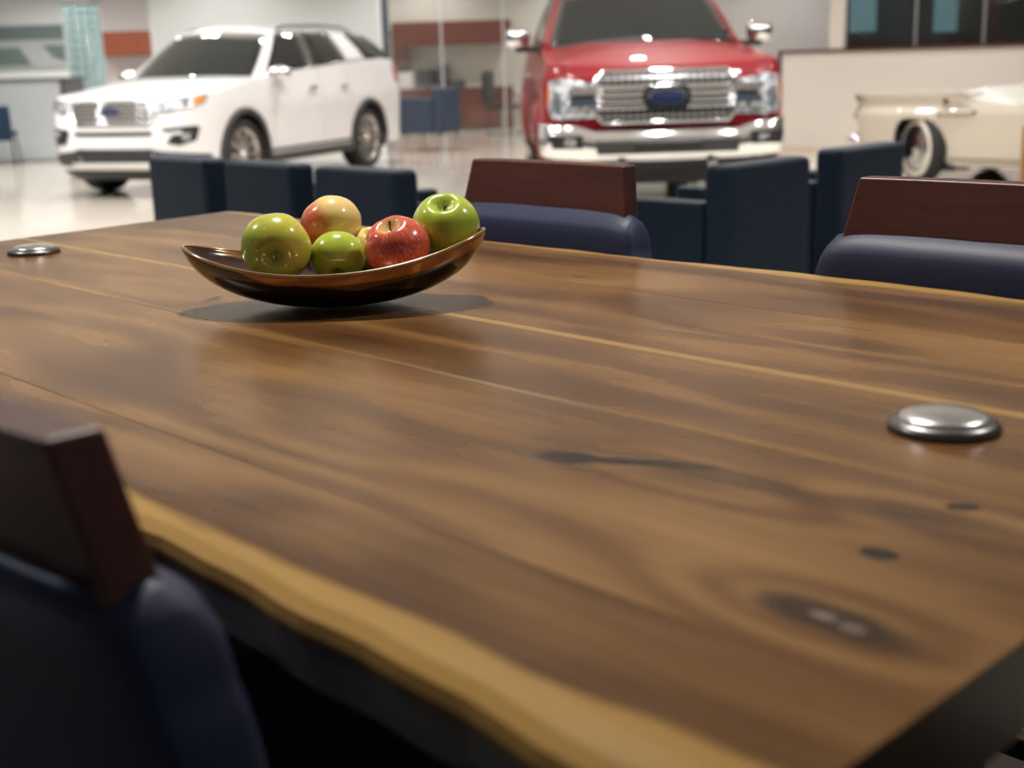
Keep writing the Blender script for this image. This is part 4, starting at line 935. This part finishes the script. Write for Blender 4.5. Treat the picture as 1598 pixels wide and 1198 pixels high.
for xa, y, sgn in ((0.0, 0.13, 1), (0.0, VW-0.13, -1), (2.59, 0.15, 1), (2.59, VW-0.15, -1)):
    # axle along local y: build with the wheel helper in a frame turned a quarter
    k = thing('tmp', None, None); o = wheel(k, 0, 0, 0.325, 0.16, 0.215, 32, CHROME, 1, 0.0, WW)
    MB().lathe([(0.001, 0.105), (0.03, 0.10), (0.05, 0.082), (0.12, 0.092), (0.16, 0.075), (0.185, 0.085), (0.205, 0.06)], 40, Matrix.Translation((0, 0, 0.325)), 'x').build('hubcap', mat('hubcap_chrome', (0.62, 0.62, 0.62), 0.16, 1.0, var=0.3, scale=30.0), o, True)
    o.parent = vin; o.matrix_local = Matrix.Translation((xa, y, 0)) @ Matrix.Rotation(-PI/2*sgn + (math.radians(-30) if xa == 0 else 0), 4, 'Z')
    bpy.data.objects.remove(k)
TAN = wood_simple('tan_ply', (0.24, 0.12, 0.045), (0.34, 0.19, 0.08), 0.5, 2)
bn = thing('wooden_bench', 'low tan wooden bench at the right edge, in front of the vintage car', 'bench', T(0, 0, 0), TANG)
bn.location = Vector((3.96, 12.47, 0)) + D*1.232 - N*0.42
MB().box(0.0, 0.04, 0.0, 0.36, 0.0, 0.54).build('side_panel', TAN, bn, bevel=0.004); MB().box(1.36, 1.40, 0.0, 0.36, 0.0, 0.54).build('side_panel', TAN, bn, bevel=0.004)
MB().box(0.0, 1.40, 0.0, 0.36, 0.54, 0.58).build('seat', TAN, bn, bevel=0.004); MB().box(0.04, 1.36, 0.16, 0.19, 0.12, 0.30).build('stretcher', TAN, bn, bevel=0.004)

# ------------------------------------------------------------------ background furniture
# reception counter at the far left
cn = thing('reception_counter', 'pale panelled reception counter with dark top at the left edge', 'counter', (-6.67, 19.8, 0))
PALE = mat('pale_glass_panel', (0.62, 0.66, 0.69), 0.18, coat=0.5)
for k in range(4): MB().box(-0.95*(k+1)+0.004, -0.95*k-0.004, 0.0, 0.03, 0.03, 1.19).build('front_panel', PALE, cn, bevel=0.003)
MB().box(-3.8, 0.0, 0.03, 0.70, 0.0, 1.19).build('body', PALE, cn)
MB().box(0.0, 0.13, -0.01, 0.75, 0.0, 1.19).build('end_panel', mat('counter_grey', (0.13, 0.125, 0.125), 0.4), cn, bevel=0.004)
MB().box(-3.82, 0.15, -0.04, 0.76, 1.19, 1.235).build('counter_top', mat('counter_top_grey', (0.17, 0.165, 0.165), 0.3), cn, bevel=0.006)
# side chair before it
sc = thing('side_chair', 'navy side chair with thin dark legs beside the reception counter', 'chair', (-7.46, 19.15, 0), math.radians(12))
DNAVY = woven('deep_blue_fabric', (0.012, 0.035, 0.075))
MB().box(-0.27, 0.27, -0.27, 0.25, 0.42, 0.49).build('seat', DNAVY, sc, bevel=0.02)
MB().hexa([(-0.27, -0.30, 0.36), (0.27, -0.30, 0.36), (0.27, -0.24, 0.36), (-0.27, -0.24, 0.36), (-0.27, -0.36, 0.86), (0.27, -0.36, 0.86), (0.27, -0.31, 0.86), (-0.27, -0.31, 0.86)]).build('backrest', DNAVY, sc, bevel=0.02)
for sx in (-1, 1):
    for y0, y1 in ((-0.33, -0.22), (0.28, 0.20)): MB().tube([(sx*0.27, y0, 0.0), (sx*0.23, y1, 0.42)], 0.014, 8).build('leg', BLACK, sc, True)
# pillar of glass blocks
gp = thing('glass_block_pillar', 'teal glass block pillar left of the white vehicle', 'pillar', (-6.90, 21.0, 0))
GB = NT('teal_glass_block'); _n = GB.noise(GB.obj(), 9, 2)
GB.set(Base_Color=GB.mix(_n, (0.30, 0.43, 0.43), (0.46, 0.60, 0.61)), Roughness=0.06, Coat_Weight=1.0, Coat_Roughness=0.03).bump(_n, 0.4, 0.02)
blk = None
for i in range(4):
    for r in range(17):
        x0, z0 = 0.14*i, 0.137*r
        if blk is None:
            blk = MB().box(0.004, 0.136, 0.0, 0.12, 0.004, 0.133).build('glass_block', GB.m, gp, bevel=0.012)
            o = blk
        else: o = blk.copy(); COL.objects.link(o)
        o.location = (x0, 0, z0)
MB().box(0.0, 0.56, 0.03, 0.10, 0.0, 2.33).build('mortar_core', mat('block_mortar', (0.40, 0.50, 0.50), 0.5), gp)
MB().box(-0.01, 0.57, -0.01, 0.13, 2.33, 2.36).build('cap', SATIN, gp)
# cherry wall cabinet left of the white vehicle
wc = thing('wall_cabinet', 'reddish brown wall cabinet on the rose wall behind the white vehicle', 'cabinet', (-7.28, 23.9, 1.57))
RUSSET = wood_simple('russet_veneer', (0.17, 0.042, 0.018), (0.25, 0.07, 0.032), 0.4)
MB().box(0.0, 2.2, 0.02, 0.39, 0.0, 0.43).build('body', CHERRY, wc)
for k in range(3): MB().box(0.02+0.73*k, 0.74+0.73*k, 0.0, 0.02, 0.01, 0.42).build('door', RUSSET, wc, bevel=0.003)
# grey board at the far left, its panels paint reflections in glass
db = thing('display_board', 'grey wall board with dark angular panels above the reception counter', 'display board', (-9.4, 24.06, 1.40))
MB().box(0.0, 1.47, 0.0, 0.03, 0.0, 0.76).build('backing', mat('board_grey', (0.36, 0.38, 0.37), 0.3, coat=0.4), db)
DK = mat('board_dark', (0.13, 0.16, 0.155), 0.25, coat=0.4)
MB().box(0.02, 1.46, -0.012, 0.0, 0.50, 0.75).build('top_band', DK, db)
for poly in ([(0.02, 0.06), (0.84, 0.06), (0.64, 0.37), (0.02, 0.37)], [(1.46, 0.12), (1.46, 0.40), (1.06, 0.40), (1.26, 0.18)]):
    MB().prism(poly, lambda p: Vector((p[0], -0.012, p[1])), lambda p: Vector((p[0], 0.0, p[1]))).build('dark_panel', DK, db)
# glazed office: credenza, hutch and what stands there
ct = thing('office_credenza', 'dark red wood credenza along the glass office wall', 'cabinet', (-2.12, 25.45, 0))
MB().box(0.0, 2.3, 0.03, 0.58, 0.03, 0.76).build('body', CHERRY, ct)
MB().box(-0.01, 2.32, -0.02, 0.59, 0.76, 0.80).build('top', CHERRY, ct, bevel=0.004)
for k in range(5): MB().box(0.01+0.458*k, 0.455+0.458*k, 0.0, 0.03, 0.05, 0.75).build('door', CHERRY, ct, bevel=0.004)
MB().box(0.02, 2.28, 0.06, 0.5, 0.0, 0.03).build('plinth', BLACK, ct)
ht = thing('office_hutch', 'reddish wood hutch with overhead doors on the glass office wall', 'cabinet', (-2.12, 25.68, 0))
MB().box(0.0, 2.30, 0.02, 0.36, 1.61, 2.06).build('body', CHERRY, ht)
for k in range(4): MB().box(0.01+0.573*k, 0.57+0.573*k, 0.0, 0.02, 1.62, 2.05).build('door', CHERRY, ht, bevel=0.003)
MB().box(0.0, 0.30, 0.0, 0.36, 1.20, 1.61).build('side_cubby', mat('cubby_brown', (0.10, 0.04, 0.025), 0.5), ht)
MB().box(0.0, 0.04, 0.0, 0.36, 0.80, 1.20).build('side_support', CHERRY, ht)
mo = thing('computer_monitor', 'black computer monitor on the office credenza', 'monitor', (-1.45, 25.62, 0.80), math.radians(10))
MB().box(-0.21, 0.21, 0.0, 0.03, 0.06, 0.36).build('screen', BLACK, mo, bevel=0.005); MB().box(-0.03, 0.03, 0.03, 0.06, 0.0, 0.2).build('stand', BLACK, mo); MB().box(-0.11, 0.11, -0.05, 0.11, 0.0, 0.012).build('base', BLACK, mo)
pr = thing('printer', 'dark tower-shaped office device beside the monitor', 'printer', (-1.14, 25.88, 0.80))
MB().box(-0.09, 0.09, -0.10, 0.10, 0.0, 0.43).build('body', mat('device_grey', (0.05, 0.05, 0.05), 0.4), pr, bevel=0.01); MB().box(-0.06, 0.06, -0.108, -0.10, 0.30, 0.36).build('slot', BLACK, pr)
pb = thing('document_box', 'white box at the left end of the office credenza', 'box', (-1.90, 25.60, 0.80)); MB().box(-0.15, 0.15, 0.0, 0.22, 0.0, 0.28).build('box', mat('paper_box', (0.72, 0.68, 0.66), 0.6), pb, bevel=0.004); MB().box(-0.155, 0.155, -0.005, 0.225, 0.28, 0.32).build('lid', MATS['paper_box'], pb, bevel=0.004)
lp = thing('desk_phone', 'low black desk phone on the office credenza', 'phone', (-0.93, 25.52, 0.80)); MB().hexa([(-0.2, 0, 0), (0.2, 0, 0), (0.2, 0.2, 0), (-0.2, 0.2, 0), (-0.2, 0, 0.05), (0.2, 0, 0.05), (0.2, 0.2, 0.14), (-0.2, 0.2, 0.14)]).build('body', BLACK, lp, bevel=0.01); MB().box(-0.19, -0.13, 0.01, 0.19, 0.10, 0.15).build('handset', BLACK, lp, bevel=0.01)
oc = thing('office_chair', 'black swivel office chair inside the glass office', 'chair', (-0.02, 23.2, 0), math.radians(70))
MB().box(-0.25, 0.25, -0.25, 0.25, 0.44, 0.53).build('seat', BLACK, oc, bevel=0.03); MB().box(-0.24, 0.24, 0.22, 0.30, 0.55, 1.12).build('backrest', BLACK, oc, bevel=0.03); MB().tube([(0, 0, 0.08), (0, 0, 0.45)], 0.03, 12).build('column', SATIN, oc)
for k in range(5):
    a = 2*PI*k/5; MB().tube([(0, 0, 0.10), (0.3*math.cos(a), 0.3*math.sin(a), 0.065)], [0.026, 0.018], 8).build('foot', SATIN, oc); MB().lathe([(0, -0.02), (0.03, -0.02), (0.03, 0.02), (0, 0.02)], 10, Matrix.Translation((0.3*math.cos(a), 0.3*math.sin(a), 0.03)), 'x').build('caster', BLACK, oc)
for sx in (-1, 1): MB().tube([(sx*0.27, 0.15, 0.48), (sx*0.29, 0.15, 0.70), (sx*0.29, -0.15, 0.70)], 0.02, 8).build('armrest', BLACK, oc, True)
st = thing('side_table', 'small tan side table beside the distant blue-grey armchair', 'side table', (-1.78, 19.75, 0))
MB().lathe([(0, 0.55), (0.13, 0.55), (0.13, 0.60), (0, 0.60)], 24).build('top', mat('tan_top', (0.55, 0.33, 0.10), 0.4), st); MB().tube([(0, 0, 0), (0, 0, 0.55)], 0.015, 8).build('pole', SATIN, st); MB().lathe([(0, 0), (0.11, 0), (0.10, 0.012), (0, 0.014)], 20).build('base', SATIN, st)
